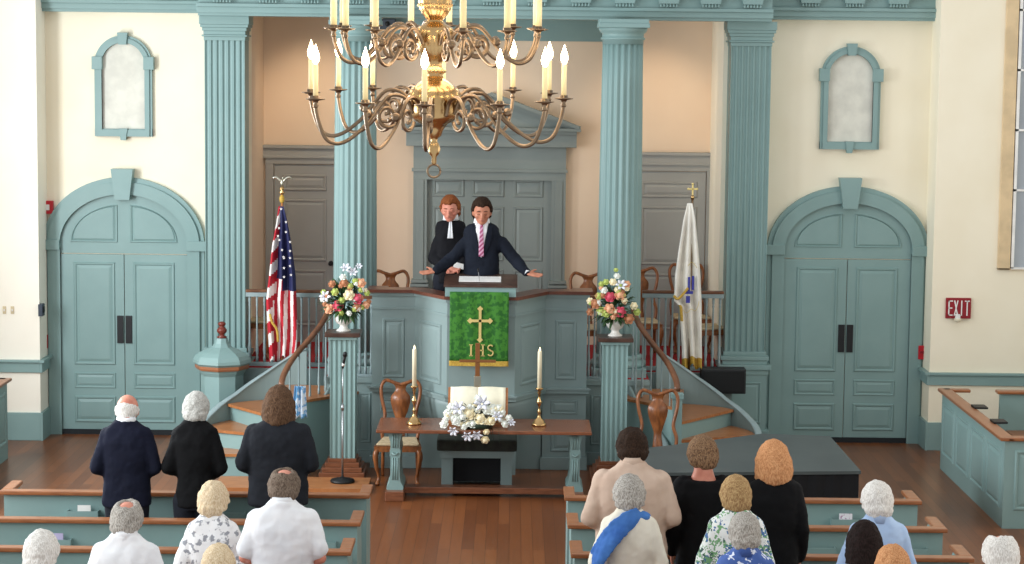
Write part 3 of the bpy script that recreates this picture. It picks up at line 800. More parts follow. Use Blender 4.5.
def arrangement(px, ped, label, blooms, s=1 / 93.5):
    x, Y, zt = ped; t = thing('flower_arrangement', label, 'flowers', (x, Y, zt), 'mixed flower arrangements on the pedestals')
    bm = B(); lathe(bm, [(.075, 0), (.08, .01), (.05, .03), (.04, .055), (.046, .07), (.08, .09), (.1, .13), (.097, .16), (.082, .175), (.088, .195), (.108, .21), (.096, .21), (.06, .17)], (x, Y, zt), 24)
    part('urn', bm, porc, t, 'white urn')
    bm = B(); R = random.Random(px)
    cz = zt + .36
    for k in range(330):
        a = R.uniform(0, 2 * PI); e = R.uniform(-.75, 1.35); d = Vector((math.cos(a) * math.cos(e) * 1.0, math.sin(a) * math.cos(e) * .8, math.sin(e)))
        rr = R.uniform(.05, .17); sc = 1.25 if d.z > .7 else 1
        leaf(bm, (x + d.x * rr, Y + d.y * rr, cz - .06 + d.z * rr * 1.1 * sc), d + Vector((0, 0, .1)), R.uniform(.07, .15) * sc, R.uniform(.014, .028))
    for k in range(10):
        a = R.uniform(0, 2 * PI); tube(bm, [(x, Y, zt + .18), (x + .09 * math.cos(a), Y + .07 * math.sin(a), zt + .34), (x + .13 * math.cos(a), Y + .1 * math.sin(a), zt + .5 + .08 * R.random())], .004, 5)
    part('foliage', bm, leafm, t)
    extra = []
    for k in range(26):
        a = R.uniform(0, 2 * PI); q = R.uniform(.25, 1) ** .6
        extra.append((px + math.cos(a) * 24 * q, 296 + (px > 500) * 3 + math.sin(a) * 19 * q, R.choice('wcrllprl'), R.uniform(.02, .03)))
    for (bx, by, kind, r) in list(blooms) + extra:
        dx = (bx - px) * s; p = P(bx, by, Y); dz = p.z - zt
        dy = -math.sqrt(max(.002, .17 ** 2 - (dx * .6) ** 2)) * .9
        p = P(bx, by, Y + dy)
        o = bpy.data.objects.new('lily' if kind == 'L' else 'bloom', LM if kind == 'L' else RM[kind]); C.objects.link(o); o.parent = t
        o.location = p - Vector((x, Y, zt)); r *= 1.35; o.scale = (r, r, r)
        o.rotation_euler = Vector((dx * 1.2, -1.0, (p.z - cz) * 1.5 + .3)).to_track_quat('Z', 'Y').to_euler()
        o['label'] = {'w': 'white rose', 'p': 'peach rose', 'k': 'pink rose', 'c': 'cream rose', 'l': 'lime green bloom', 'r': 'rust orange bloom', 'L': 'white lily'}[kind]
arrangement(346, pL, 'tall mixed bouquet of pink and peach roses in urn, left pedestal', [
    (338, 306, 'k', .05), (357.5, 299, 'k', .05), (329, 309, 'p', .046), (349, 295, 'c', .05), (361, 283, 'p', .046), (335, 292, 'l', .036), (326, 297, 'L', .05), (346, 269, 'L', .045), (353, 273, 'L', .045), (359, 267, 'L', .03),
    (344, 283, 'r', .04), (332, 284, 'r', .035), (357, 307, 'r', .038), (366, 305, 'p', .036), (343, 277, 'w', .032), (350, 286, 'l', .03), (342, 300, 'l', .03), (367, 293, 'l', .028), (323, 299, 'w', .03)])
arrangement(614, pR, 'tall mixed bouquet of pink and peach roses in urn, right pedestal', [
    (610, 297, 'k', .048), (620.5, 312, 'k', .05), (620, 295, 'p', .05), (609.5, 309, 'p', .05), (629, 319, 'r', .048), (596, 304, 'r', .046), (601, 311, 'l', .04), (590, 312, 'r', .034), (634, 306, 'c', .036), (613, 282, 'c', .036), (621, 286, 'L', .05),
    (627, 284, 'p', .034), (604, 290, 'w', .034), (599, 296, 'l', .034), (606, 282, 'l', .03), (617, 276, 'w', .03), (590, 301, 'c', .032), (637, 312, 'l', .034), (616, 270, 'l', .022)])

# ================================================================== COMMUNION TABLE AND WHAT STANDS ON IT
YT0 = 21.35; tz = PZ(484, 431, YT0); tx0, tx1 = PX(376, 431, YT0), PX(592, 431, YT0); YT1 = 22.1
t = thing('communion_table', 'long brown-topped communion table on teal scrolled trestle legs', 'table', ((tx0 + tx1) / 2, 21.7, 0))
bm = B(); box(bm, tx0, tx1, YT0, YT1, tz - .035, tz, .008); part('table_top', bm, mat('brown_table_top', (140, 88, 62), .22, rgb2=(116, 70, 48), scale=8, stretch=(1, 8, 8)), t)
for q in (PX(395, 460, 21.5), PX(575, 460, 21.5)):
    bm = B()
    prof = [(.07, .09), (.085, .1), (.085, .13), (.06, .17), (.048, .25), (.047, .42), (.055, .44), (.055, .49), (.047, .51), (.05, .58), (.068, .64), (.075, .69)]
    slab(bm, [(q - a, z) for a, z in prof] + [(q + a, z) for a, z in prof[::-1]], 21.5, 22.0)
    for k in (-.024, 0, .024): tube(bm, [(q + k, 21.497, .2), (q + k, 21.497, .42)], .007, 6); tube(bm, [(q + k, 21.497, .52), (q + k, 21.497, .66)], .007, 6)
    tube(bm, smoothpath([(q - .03, 21.49, .47), (q, 21.475, .455), (q + .03, 21.49, .47)], 4), .009, 6)
    bmesh.ops.scale(bm, verts=bm.verts, vec=(1, 1, (tz - .035) / .69)) if abs(tz - .725) > .001 else None
    part('trestle_leg', bm, teal, t)
    bm = B(); box(bm, q - .095, q + .095, 21.4, 22.05, 0, .1, .008); part('foot', bm, wood, t, 'brown wooden foot block')
bm = B(); box(bm, PX(397, 488, 21.7), PX(573, 488, 21.7), 21.66, 21.82, .035, .1, .006); part('stretcher', bm, wood, t, 'brown stretcher board')
# kneeling bench behind / under the table
t = thing('kneeling_bench', 'low grey-teal bench with dark velvet top under the table', 'bench', (PX(477, 470, 22.3), 22.35, 0))
kx0, kx1 = PX(437, 445, 22.2), PX(517, 445, 22.2); kz = PZ(477, 440, 22.15)
bm = B(); box(bm, kx0, kx1, 22.13, 22.55, kz - .12, kz, .02); part('velvet_top', bm, cushd, t, 'dark velvet top')
bm = B(); box(bm, kx0 + .03, kx1 - .03, 22.18, 22.52, kz - .2, kz - .12); box(bm, kx0 + .05, kx1 - .05, 22.5, 22.52, .02, kz - .2)
part('apron', bm, slate, t)
for a, b in ((kx0 + .05, kx0 + .17), (kx1 - .17, kx1 - .05)):
    bm = B(); box(bm, a, b, 22.2, 22.5, 0, kz - .2, .004); part('leg', bm, slate, t)
bm = B(); box(bm, kx0 + .17, kx1 - .17, 22.24, 22.5, .05, kz - .2, .0); part('back_panel', bm, stagef, t)  # black block standing in for the shade inside the open bench

# candlesticks
def candlestick(px, ybase, ytop, yc, label):
    Y = 21.7; x = PX(px, ybase, Y); zc = PZ(px, yc, Y); zt = PZ(px, ytop, Y); h = zc - tz
    t = thing('candlestick', label, 'candlestick', (x, Y, tz), 'brass altar candlesticks')
    bm = B(); lathe(bm, [(.075, 0), (.078, .012), (.07, .03), (.06, .035), (.05, .06), (.02, .085), (.013, .12), (.022, .14), (.013, .16), (.011, .2), (.02, .225), (.03, .245), (.02, .265), (.011, .29), (.013, h - .06), (.022, h - .045), (.013, h - .03), (.038, h - .012), (.042, h), (.02, h), (.02, h + .015), (.015, h + .015)], (x, Y, tz), 20)
    part('stick', bm, brass, t)
    bm = B(); lathe(bm, [(.022, 0), (.022, zt - zc - .04), (.018, zt - zc - .03), (.004, zt - zc - .028)], (x, Y, zc), 14); part('candle', bm, wax, t)
    bm = B(); lathe(bm, [(.002, 0), (.009, .008), (.01, .018), (.006, .032), (.001, .045)], (x, Y, zt - .035), 10); part('flame', bm, mat('candle_flame', (255, 236, 190), .5, emit=((255, 230, 170), 4)), t, 'small lit flame')
candlestick(414, 425, 346, 386, 'lit white candle in brass candlestick, left end of communion table')
candlestick(539, 422, 348, 388, 'lit white candle in brass candlestick, right end of communion table')
# brass altar cross
cx_ = PX(477.5, 370, 21.95); t = thing('altar_cross', 'brown and brass standing cross on the table behind the open book', 'cross', (cx_, 21.98, tz))
bm = B(); box(bm, cx_ - .024, cx_ + .024, 21.965, 21.995, PZ(477, 386, 21.98), PZ(477, 343, 21.98), .004); zq = PZ(477, 361, 21.98); box(bm, cx_ - .19, cx_ + .19, 21.962, 21.998, zq - .014, zq + .014, .004); part('cross_bars', bm, mat('bronze_brown', (150, 98, 58), .35, .4), t)
bm = B(); lathe(bm, [(.11, 0), (.11, .03), (.07, .04), (.05, .1), (.03, .14), (.03, PZ(477, 386, 21.98) - tz)], (cx_, 21.98, tz), 20); part('base', bm, brass, t)
bm = B(); box(bm, cx_ - .036, cx_ + .036, 21.95, 22.01, PZ(477, 386, 21.98), PZ(477, 376, 21.98), .004); part('collar', bm, pewter, t, 'pale metal collar')
# open bible on a stand
t = thing('open_book', 'large open book with cream pages propped on the table behind flowers', 'book', (PX(478, 400, 21.85), 21.85, tz))
bx0_, bx1_ = PX(449, 400, 21.85), PX(507, 400, 21.85); bzt = PZ(478, 388, 21.9)
def leanbook(x0, x1, d, off): # slanted slab
    return [(21.72 + off, tz + .03), (21.72 + off + d, tz + .03), (21.9 + off + d, bzt), (21.9 + off, bzt)]
bm = B(); slabx(bm, leanbook(0, 0, .02, .03), bx0_ - .01, bx1_ + .01); box(bm, bx0_, bx1_, 21.7, 21.86, tz + .0, tz + .03, .004); part('book_stand', bm, woodl, t, 'wooden stand')
bm = B(); xm_ = (bx0_ + bx1_) / 2
for s_ in (-1, 1):
    rings = []
    for i in range(9):
        q = i / 8; xx_ = xm_ + s_ * (bx1_ - xm_ - .015) * q; bul = .028 * math.sin(PI * min(1, q * 1.15 + .05)) + .008
        rings.append([(xx_, 21.72 - bul + .03, tz + .04), (xx_, 21.75, tz + .04), (xx_, 21.93, bzt + .003 + bul * .3), (xx_, 21.9 - bul + .03, bzt + .003 + bul * .3)])
    loft(bm, rings)
part('pages', bm, paper, t)
# white table flowers
def table_flowers():
    Y = 21.55; x = PX(478, 430, Y); t = thing('table_bouquet', 'spreading white roses and lilies trailing over the communion table front', 'flowers', (x, Y, tz))
    bm = B(); lathe(bm, [(.13, 0), (.15, .01), (.16, .05), (.14, .06)], (x, Y, tz), 20); part('bowl', bm, leafd, t)
    bm = B(); R = random.Random(5)
    for k in range(240):
        a = R.uniform(0, 2 * PI); e = R.uniform(-.3, 1.1); d = Vector((math.cos(a) * math.cos(e) * 1.8, math.sin(a) * math.cos(e), math.sin(e) * .9))
        rr = R.uniform(.02, .15); p = Vector((x + d.x * rr, Y + d.y * rr * .7, tz + .1 + max(-.02, d.z * rr)))
        if p.y < YT0 - .02 and p.z < tz + .05: pass
        leaf(bm, p, d + Vector((0, 0, .15)), R.uniform(.05, .11), R.uniform(.01, .02))
    for k in range(30):
        dx = R.uniform(-.22, .22); leaf(bm, (x + dx, YT0 - .02, tz + .02), (dx * .5, -.35, -1), R.uniform(.06, .15), .014)
    part('foliage', bm, leafd, t)
    bl = [(444, 424, 'w', .036), (451, 407, 'w', .034), (449, 414, 'w', .03), (456, 420, 'w', .034), (454, 430, 'L', .04), (459, 409, 'L', .055), (469, 414, 'c', .05), (480, 419, 'c', .046), (491, 421, 'c', .036), (463, 417, 'w', .04),
          (468, 435, 'L', .042), (477, 434, 'L', .042), (486.5, 432, 'c', .026), (485, 440, 'c', .034), (482, 404, 'L', .06), (478, 398, 'w', .03), (499, 408, 'w', .032), (493, 411, 'w', .036), (505, 424, 'w', .03), (509, 418, 'w', .028), (487, 410, 'w', .038), (473, 424, 'w', .034), (464, 426, 'w', .03), (497, 417, 'L', .04), (446, 419, 'w', .028), (511, 423, 'L', .03)]
    for k in range(34):
        a = R.uniform(0, 2 * PI); q = R.uniform(.2, 1) ** .6; bl.append((476 + math.cos(a) * 32 * q, 414 + math.sin(a) * 11 * q, R.choice('wwwc'), R.uniform(.018, .028)))
    for bx, by, kind, r in bl:
        yy = YT0 - .06 if by > 427 else 21.42 + max(0, (420 - by)) * .004
        p = P(bx, by, yy)
        o = bpy.data.objects.new('lily' if kind == 'L' else 'bloom', LM if kind == 'L' else RM[kind]); C.objects.link(o); o.parent = t
        o.location = p - Vector((x, Y, tz)); r *= 1.5; o.scale = (r, r, r)
        o.rotation_euler = Vector(((bx - 478) * .012, -1.0, .5 if by < 427 else -.4)).to_track_quat('Z', 'Y').to_euler()
        o['label'] = {'w': 'white rose', 'c': 'cream rose', 'L': 'white lily'}[kind]
table_flowers()

# ================================================================== CHAIRS
def make_chair():
    t = thing('splat_back_chair', 'x', 'chair', (0, 0, 0), 'splat-back chairs')
    # local: faces -Y
    for s in (-1, 1):
        bm = B(); tube(bm, smoothpath([(s * .2, -.2, .4), (s * .235, -.235, .33), (s * .225, -.225, .2), (s * .2, -.2, .08), (s * .215, -.225, .02)], 5), [.028] * 4 + [.03] * 4 + [.024] * 4 + [.017] * 4 + [.02] * 5, 8)
        sphere(bm, (s * .215, -.235, .018), (.03, .035, .018)); lpart('leg', bm, cherry, t)
        bm = B(); tube(bm, smoothpath([(s * .18, .2, .42), (s * .185, .23, .2), (s * .19, .29, .0)], 4), .02, 6); lpart('leg', bm, cherry, t)
    bm = B(); prism(bm, [(-.25, -.24), (.25, -.24), (.2, .22), (-.2, .22)], .36, .42); lpart('seat_frame', bm, cherry, t)
    bm = B(); prism(bm, [(-.23, -.23), (.23, -.23), (.18, .19), (-.18, .19)], .42, .45)
    o = lpart('seat', bm, seat_f, t); m = o.modifiers.new('b', 'BEVEL'); m.width = .015; m.segments = 3
    lean = lambda z: .2 + (z - .42) * .16
    bm = B()
    for s in (-1, 1):
        pts = smoothpath([(s * .185, lean(.42), .42), (s * .2, lean(.55), .55), (s * .165, lean(.7), .68), (s * .2, lean(.85), .84), (s * .21, lean(.98), .97), (s * .16, lean(1.04), 1.045), (s * .07, lean(1.02), 1.02), (0, lean(1.0), 1.0)], 5)
        tube(bm, pts, .019, 8)
    lpart('back_frame', bm, cherry, t)
    bm = B(); prof = [(.055, .45), (.05, .5), (.04, .58), (.05, .64), (.085, .74), (.105, .82), (.1, .88), (.06, .93), (.055, .97), (.08, 1.01)]
    rings = [[(-w, lean(z) - .008, z), (w, lean(z) - .008, z), (w, lean(z) + .008, z), (-w, lean(z) + .008, z)] for w, z in [(p.x, p.z) for p in smoothpath([(w, 0, z) for w, z in prof], 3)]]
    loft(bm, rings); lpart('splat', bm, cherry, t)
    return t
ch = make_chair()
def pc(px, py, Y, z, rz, label, first=[True]):
    x = PX(px, py, Y)
    if first[0]: ch.location = (x, Y, z); ch.rotation_euler = (0, 0, rz); ch['label'] = label; first[0] = False; return ch
    return dup(ch, (x, Y, z), rz, label)
ch['group'] = 'wooden splat-back chairs'
pc(399, 440, 22.45, 0, 0, 'brown splat-back chair with pale seat behind left end of communion table')
pc(659, 440, 21.95, 0, 0, 'brown splat-back chair in front of the right staircase') 
zc_ = FL + .005
pc(389, 290, 24.9, zc_, 0, 'splat-back chair on the chancel rising left of the pulpit cap rail')
pc(589, 290, 24.9, zc_, 0, 'splat-back chair on the chancel rising right of the pulpit cap rail')
pc(641, 300, 25.6, zc_, 0, 'splat-back chair behind right balustrade, next to the round column')
pc(690, 300, 26.1, zc_, .1, 'splat-back chair behind right balustrade, behind the white flag') .hide_render = False
pc(714, 300, 25.1, zc_, -PI / 2 + .2, 'splat-back chair turned sideways behind right balustrade near the pilaster')
pc(256, 300, 25.25, zc_, PI / 2 - .2, 'splat-back chair turned sideways behind left balustrade near the pilaster')

# ================================================================== BAPTISMAL FONT
Yf = 24.1; fx = PX(222, 360, Yf); t = thing('baptismal_font', 'octagonal blue font with bell-shaped lid and wooden finial', 'font', (fx, Yf, 0))
zz1 = PZ(222, 346, Yf); zl_ = PZ(222, 364, Yf)
def octo(bm, prof, x, y, z0, rot=PI / 8):
    rings = [[(x + r * math.cos(rot + PI / 4 * k), y + r * math.sin(rot + PI / 4 * k), z0 + z) for k in range(8)] for r, z in prof]
    L = loft(bm, rings)
    for r in L:
        for v in r:
            for q in v.link_faces: q.smooth = False
bm = B(); octo(bm, [(.31, 0), (.335, .025), (.33, .06), (.3, .105), (.24, .145), (.17, .175), (.115, .2), (.085, .24), (.065, .3)], fx, Yf, zl_, 0); part('lid', bm, teal, t)
bm = B(); lathe(bm, [(.05, 0), (.06, .015), (.025, .03), (.03, .045), (.055, .07), (.058, .095), (.04, .12), (.025, .13), (.04, .15), (.045, .165), (.03, .185), (.004, .19)], (fx, Yf, zl_ + .3), 20); part('finial', bm, redw, t, 'red-brown turned finial')
bm = B(); octo(bm, [(.3, -.05), (.31, -.03), (.31, 0), (.29, 0)], fx, Yf, zl_, 0); part('rim', bm, mat('font_rim_wood', (166, 106, 72), .35), t, 'wooden rim')
bm = B(); octo(bm, [(.3, 0), (.3, .12), (.26, .16), (.245, .2), (.245, zl_ - .12), (.27, zl_ - .08), (.28, zl_ - .05)], fx, Yf, 0, 0); part('pedestal', bm, teal, t)

# ================================================================== FLAGS
def flag(px, ytop, ybot, Y, label, kind):
    x = PX(px, (ytop + ybot) / 2, Y); zb_ = .96
    t = thing('flag_on_pole', label, 'flag', (x, Y, FL - .0))
    zt = PZ(px, ytop, Y); 
    bm = B(); tube(bm, [(x, Y, FL), (x + (.0), Y, zt)], .014, 8); part('pole', bm, woodl if kind == 'us' else brass2, t)
    bm = B(); lathe(bm, [(.14, 0), (.14, .02), (.06, .05), (.03, .09), (.02, .12)], (x, Y, FL), 16); part('stand', bm, brass, t)
    return t, x, zt
# red-white-blue flag
YFl = 24.16
def bigflag(px, ycap, ytopcl, ybot, prof, label, kind):
    """prof: list of (py, pxL, pxR)"""
    Y = YFl
    xp = PX(px, 300, Y); t = thing('flag_on_pole', label, 'flag', (xp, Y, 0))
    zt = PZ(px, ycap, Y)
    bm = B(); box(bm, xp - .2, xp + .2, Y - .16, Y + .16, FL - .2, FL - .14, .01); box(bm, xp - .1, xp + .1, Y - .1, Y + .1, .2, FL - .18)
    bmesh.ops.delete(bm, geom=bm.verts[:], context='VERTS')
    lathe(bm, [(.12, 0), (.12, .02), (.05, .05), (.025, .12)], (xp, Y, 0), 18); part('stand', bm, brass, t)
    bm = B(); tube(bm, [(xp, Y, .05), (xp, Y, zt)], .013, 8); part('pole', bm, woodl if kind == 'us' else brass2, t)
    NU, NV = 66, 90; bm = B(); g = []
    zs_ = [PZ(px, p[0], Y) for p in prof]
    def interp(v):
        z = zs_[0] + (zs_[-1] - zs_[0]) * v
        for i in range(len(zs_) - 1):
            if zs_[i] >= z >= zs_[i + 1] - 1e-6:
                q = (zs_[i] - z) / max(1e-6, zs_[i] - zs_[i + 1]); py = prof[i][0] + (prof[i + 1][0] - prof[i][0]) * q
                return z, PX(prof[i][1] + (prof[i + 1][1] - prof[i][1]) * q, py, Y), PX(prof[i][2] + (prof[i + 1][2] - prof[i][2]) * q, py, Y)
        return z, PX(prof[-1][1], prof[-1][0], Y), PX(prof[-1][2], prof[-1][0], Y)
    for j in range(NV + 1):
        v = j / NV; z, xa, xb = interp(v); row = []
        for i in range(NU + 1):
            u = i / NU; dep = .05 * min(1, v * 3)
            row.append(bm.verts.new((xa + (xb - xa) * u, Y - .045 - dep * math.sin(u * 15 + .8 * math.sin(v * 4)) - .02 * math.sin(u * 7 + 2) * v, z + (.03 * math.sin(u * 15) - .12 * abs(u - .55) if v > .9 else 0) * (v - .9) * 10)))
        g.append(row)
    for j in range(NV):
        for i in range(NU):
            f = bm.faces.new((g[j][i], g[j][i + 1], g[j + 1][i + 1], g[j + 1][i])); f.smooth = True
            u, v = (i + .5) / NU, (j + .5) / NV
            if kind == 'us':
                edge = .34 - .1 * v if v < .62 else .2
                if v < .56 and u > edge * .9 and not (v > .48 and u < .52): f.material_index = 2
                elif u < edge: f.material_index = int(v * 13 + u * 2.0) % 2
                else: f.material_index = int((u * 1.0 + v * .22) * 9 + .6) % 2
            else:
                fr = (v > .945) or (u < .12 and .62 < v < .72) 
                f.material_index = 1 if fr else 0
    if kind == 'us':
        ms = [mat('flag_red', (190, 32, 48), .7, rgb2=(170, 26, 42)), mat('flag_white', (240, 234, 230), .7), mat('flag_navy', (34, 38, 82), .7)]
    else: ms = [mat('flag_cream_white', (240, 236, 226), .7), gold_f]
    o = part('flag_cloth', bm, ms, t); solid(o, .004)
    if kind == 'us':
        for (sx, sy) in ((281, 209), (278, 217), (286, 222), (279, 228), (286, 232), (279.5, 240), (290, 242), (282, 250), (290, 251), (284, 258), (290, 266), (283.5, 257), (284, 277), (291, 275), (290, 258), (284, 268), (278, 236)):
            c = P(sx, sy, Y - .108); bm = B(); pts = []
            for k in range(10):
                r = .017 if k % 2 == 0 else .0075; a = PI / 2 + k * PI / 5; pts.append((c.x + r * math.cos(a), c.z + r * math.sin(a)))
            slab(bm, pts, c.y - .003, c.y + .003); part('star', bm, ms[1], o, top=t)
        bm = B()
        tube(bm, smoothpath([P(270, 314, Y - .1), P(272, 322, Y - .12), P(277, 330, Y - .12), P(278, 342, Y - .12)], 4), .016, 6); part('fringe', bm, gold_f, t, 'gold fringe')
        # eagle finial
        bm = B(); zt0 = zt
        lathe(bm, [(.02, -.06), (.035, -.04), (.012, -.02), (.03, 0), (.022, .02), (.008, .03)], (xp, Y, zt0), 14); part('finial_ball', bm, brass, t)
        bm = B(); sphere(bm, (xp, Y, zt0 + .07), (.018, .02, .045)); sphere(bm, (xp + .012, Y - .01, zt0 + .125), (.012, .016, .014))
        for s_ in (-1, 1):
            rings = []
            for k in range(6):
                q = k / 5; cx2 = xp + s_ * (.01 + .1 * q); cz2 = zt0 + .09 + .045 * math.sin(q * 2.4); hh = .035 * (1 - q * .7) 
                rings.append([(cx2, Y - .006, cz2 - hh), (cx2, Y + .006, cz2 - hh), (cx2, Y + .006, cz2 + .012), (cx2, Y - .006, cz2 + .012)])
            loft(bm, rings)
        part('eagle_finial', bm, pewter, t, 'pale metal eagle with spread wings')
        bm = B(); sphere(bm, (xp, Y, PZ(px, 199, Y)), (.03, .03, .05)); part('gold_cord', bm, gold_f, t)
    else:
        bm = B(); zt0 = zt
        for (a, b, c_, d_) in ((-.009, .009, -.01, .12), (-.045, .045, .058, .078)): box(bm, xp + a, xp + b, Y - .006, Y + .006, zt0 + c_, zt0 + d_, .002)
        for (a, b) in ((-.05, .068), (.05, .068), (0, .125)): sphere(bm, (xp + a, Y, zt0 + b), .014, 8, 6)
        part('cross_finial', bm, mat('bright_gold', (250, 226, 150), .3, .6), t, 'gold cross finial')
        bm = B(); lathe(bm, [(.02, -.05), (.02, -.01), (.008, 0)], (xp, Y, zt0), 12); part('ferrule', bm, brass, t)
        bm = B(); tube(bm, smoothpath([P(674, 296, Y - .1), P(678, 299, Y - .13), P(684, 293, Y - .14), (P(688, 288, Y - .13))], 4), .016, 6); part('fringe', bm, gold_f, o, 'gold fringe', top=t)
        # blue emblem: shield-like motif and lettering strokes
        bl = mat('emblem_blue', (62, 66, 160), .7)
        bm = B(); yq = Y - .118
        for (a, b, c_, d_) in ((688, 277, 690, 291), (692, 276, 694, 290), (684, 291, 693, 294), (686, 296, 690, 303)):
            p0, p1 = P(a, b, yq), P(c_, d_, yq); box(bm, p0.x, p1.x, yq - .003, yq + .003, p1.z, p0.z, .002)
        part('emblem', bm, bl, o, 'blue emblem', top=t)
        bm = B(); pts = [P(683, 310, yq), P(687, 313, yq), P(691, 309, yq), P(695, 311, yq), P(698, 306, yq), P(699, 301, yq)]; tube(bm, smoothpath(pts, 3), .003, 5)
        pts = [P(688, 266, yq), P(692, 262, yq), P(697, 268, yq)]; tube(bm, smoothpath(pts, 3), .003, 5); part('embroidery', bm, gold_e, o, top=t)
    return t
bigflag(282, 189, 0, 0, [(206, 279, 284), (222, 277, 288), (245, 273, 292), (275, 270, 296), (300, 267, 297), (325, 268, 298), (340, 269, 298), (357, 270, 296)], 'draped striped flag with navy starred corner and eagle finial, left of pulpit', 'us')
bigflag(690.5, 195, 0, 0, [(203, 687, 692), (220, 683, 695), (250, 678, 698), (275, 674.5, 700), (300, 673.5, 701), (306, 679, 701), (345, 681.5, 701), (365, 682, 701)], 'white flag with blue emblem and gold fringe under cross finial, right of pulpit', 'ch')

# ================================================================== SMALL THINGS
# microphone stand
Ym = 22.1; mxx = PX(342.5, 480, Ym); z0 = .055; t = thing('microphone_stand', 'straight grey microphone stand with round black base by left pedestal', 'microphone stand', (mxx, Ym, z0))
bm = B(); lathe(bm, [(.125, 0), (.13, .012), (.12, .03), (.03, .045), (.015, .06)], (mxx, Ym, z0), 28); part('base', bm, blk, t)
zm = PZ(342, 368, Ym); bm = B(); tube(bm, [(mxx, Ym, z0 + .04), (mxx, Ym, .85)], .011, 8); tube(bm, [(mxx, Ym, .85), (mxx, Ym, zm)], .007, 8); lathe(bm, [(.016, -.03), (.016, .03)], (mxx, Ym, .85), 10); part('pole', bm, chrome, t)
bm = B(); m0 = Vector((mxx, Ym, zm)); d_ = Vector((.03, -.07, .16)).normalized(); tube(bm, [m0, m0 + d_ * .15], [.012, .018], 10); tube(bm, [m0 + d_ * .15, m0 + d_ * .155, m0 + d_ * .18, m0 + d_ * .2], [.02, .025, .024, .01], 10); mc = part('microphone', bm, blk, t)
bm = B(); tube(bm, [m0 + d_ * .03, m0 + d_ * .06], [.0165, .0175], 10); part('white_band', bm, whitep, mc, 'white band', top=t)
# wall speaker by the right pilaster
p0, p1 = P(701, 368, 24.2), P(745, 393, 24.2)
t = thing('monitor_speaker', 'black box loudspeaker behind the right stair, against the pilaster', 'speaker', ((p0.x + p1.x) / 2, 24.23, p1.z))
bm = B(); box(bm, p0.x, p1.x, 24.12, 24.34, p1.z, p0.z, .01); part('cabinet', bm, mat('charcoal_cabinet', (40, 42, 44), .6), t)
bm = B(); box(bm, p0.x + .02, p1.x - .02, 24.1, 24.13, p1.z + .02, p0.z - .02, .006); part('grille', bm, mat('black_grille', (30, 32, 33), .8, scale=200, rgb2=(16, 16, 18)), t)
# exit sign
c = P(958, 308, YP); w_, h_ = 25.5 / 87.5, 21 / 87.5
t = thing('exit_sign', 'red exit sign with white letters on the right wall', 'sign', (c.x, YP, c.z))
bm = B(); box(bm, c.x - w_ / 2, c.x + w_ / 2, YP - .03, YP, c.z - h_ / 2, c.z + h_ / 2, .004); part('plate', bm, exitr, t)
def letters(word, x0, x1, z0, z1, y, m, t):
    n = len(word); cw = (x1 - x0) / n
    for i, chh in enumerate(word):
        a = x0 + cw * i + cw * .1; b = x0 + cw * (i + 1) - cw * .1; st = cw * .2; bm = B()
        def bx(xa, xb, za, zb): box(bm, xa, xb, y - .006, y, za, zb)
        if chh == 'E': bx(a, a + st, z0, z1); bx(a, b, z1 - st, z1); bx(a, b, z0, z0 + st); bx(a, b - st * .4, (z0 + z1 - st) / 2, (z0 + z1 + st) / 2)
        if chh == 'X':
            slab(bm, [(a, z0), (a + st, z0), (b, z1), (b - st, z1)], y - .006, y); slab(bm, [(b - st, z0), (b, z0), (a + st, z1), (a, z1)], y - .0065, y - .0005)
        if chh == 'I': m_ = (a + b) / 2; bx(m_ - st / 2, m_ + st / 2, z0, z1)
        if chh == 'T': m_ = (a + b) / 2; bx(m_ - st / 2, m_ + st / 2, z0, z1); bx(a - st * .2, b + st * .2, z1 - st, z1)
        part('letter', bm, m, t)
letters('EXIT', c.x - w_ * .43, c.x + w_ * .45, c.z - h_ * .36, c.z + h_ * .38, YP - .03, whitep, t)
c = P(957.5, 318, YP - .05)
t = thing('emergency_lamp', 'small white emergency lamp overlapping the bottom of the exit sign', 'lamp', (c.x, YP, c.z))
bm = B(); box(bm, c.x - .028, c.x + .028, YP - .085, YP - .035, c.z - .01, c.z + .045, .008); part('housing', bm, whitep, t)
bm = B(); lathe(bm, [(.02, .0), (.04, -.005), (.042, -.03), (.02, -.045)], (c.x, YP - .06, c.z - .0), 14); box(bm, c.x - .012, c.x + .012, YP - .06, YP, c.z - .05, c.z - .02); part('lamp_head', bm, mat('lamp_white', (236, 226, 200), .4), t)
# red fire devices
def redbox(px, py, w, h, Y, label, strobe):
    c = P(px, py, Y); nm = 'fire_alarm_strobe' if strobe else 'fire_alarm_pull_station'
    t = thing(nm, label, 'fire alarm', (c.x, Y, c.z)); w /= 85; h /= 85
    bm = B(); box(bm, c.x - w / 2, c.x + w / 2, Y - .06, Y, c.z - h / 2, c.z + h / 2, .008); part('housing', bm, redp, t)
    bm = B()
    if strobe: box(bm, c.x - w * .22, c.x + w * .22, Y - .075, Y - .055, c.z - h * .22, c.z + h * .22, .006); part('strobe_lens', bm, whitep, t)
    else: box(bm, c.x - w * .3, c.x + w * .3, Y - .075, Y - .055, c.z - h * .05, c.z + h * .12, .004); part('pull_bar', bm, exitr, t)
redbox(48, 207, 12, 13, YW, 'red fire alarm strobe above left arched door corner', True)
redbox(44.5, 341, 8, 14, YW - .04, 'red fire alarm pull station beside left arched door', False)
redbox(921, 352, 7, 14, YW - .04, 'red fire alarm pull station beside right arched door', False)
c = P(41.5, 310, YW - .5); t = thing('wall_thermostat', 'small dark wall control box beside left arched door', 'control box', (c.x, YW - .5, c.z))
bm = B(); box(bm, xpl, xpl + .05, YW - .55, YW - .42, c.z - .07, c.z + .07, .006); part('housing', bm, mat('dark_slate_plastic', (52, 62, 76), .5), t)
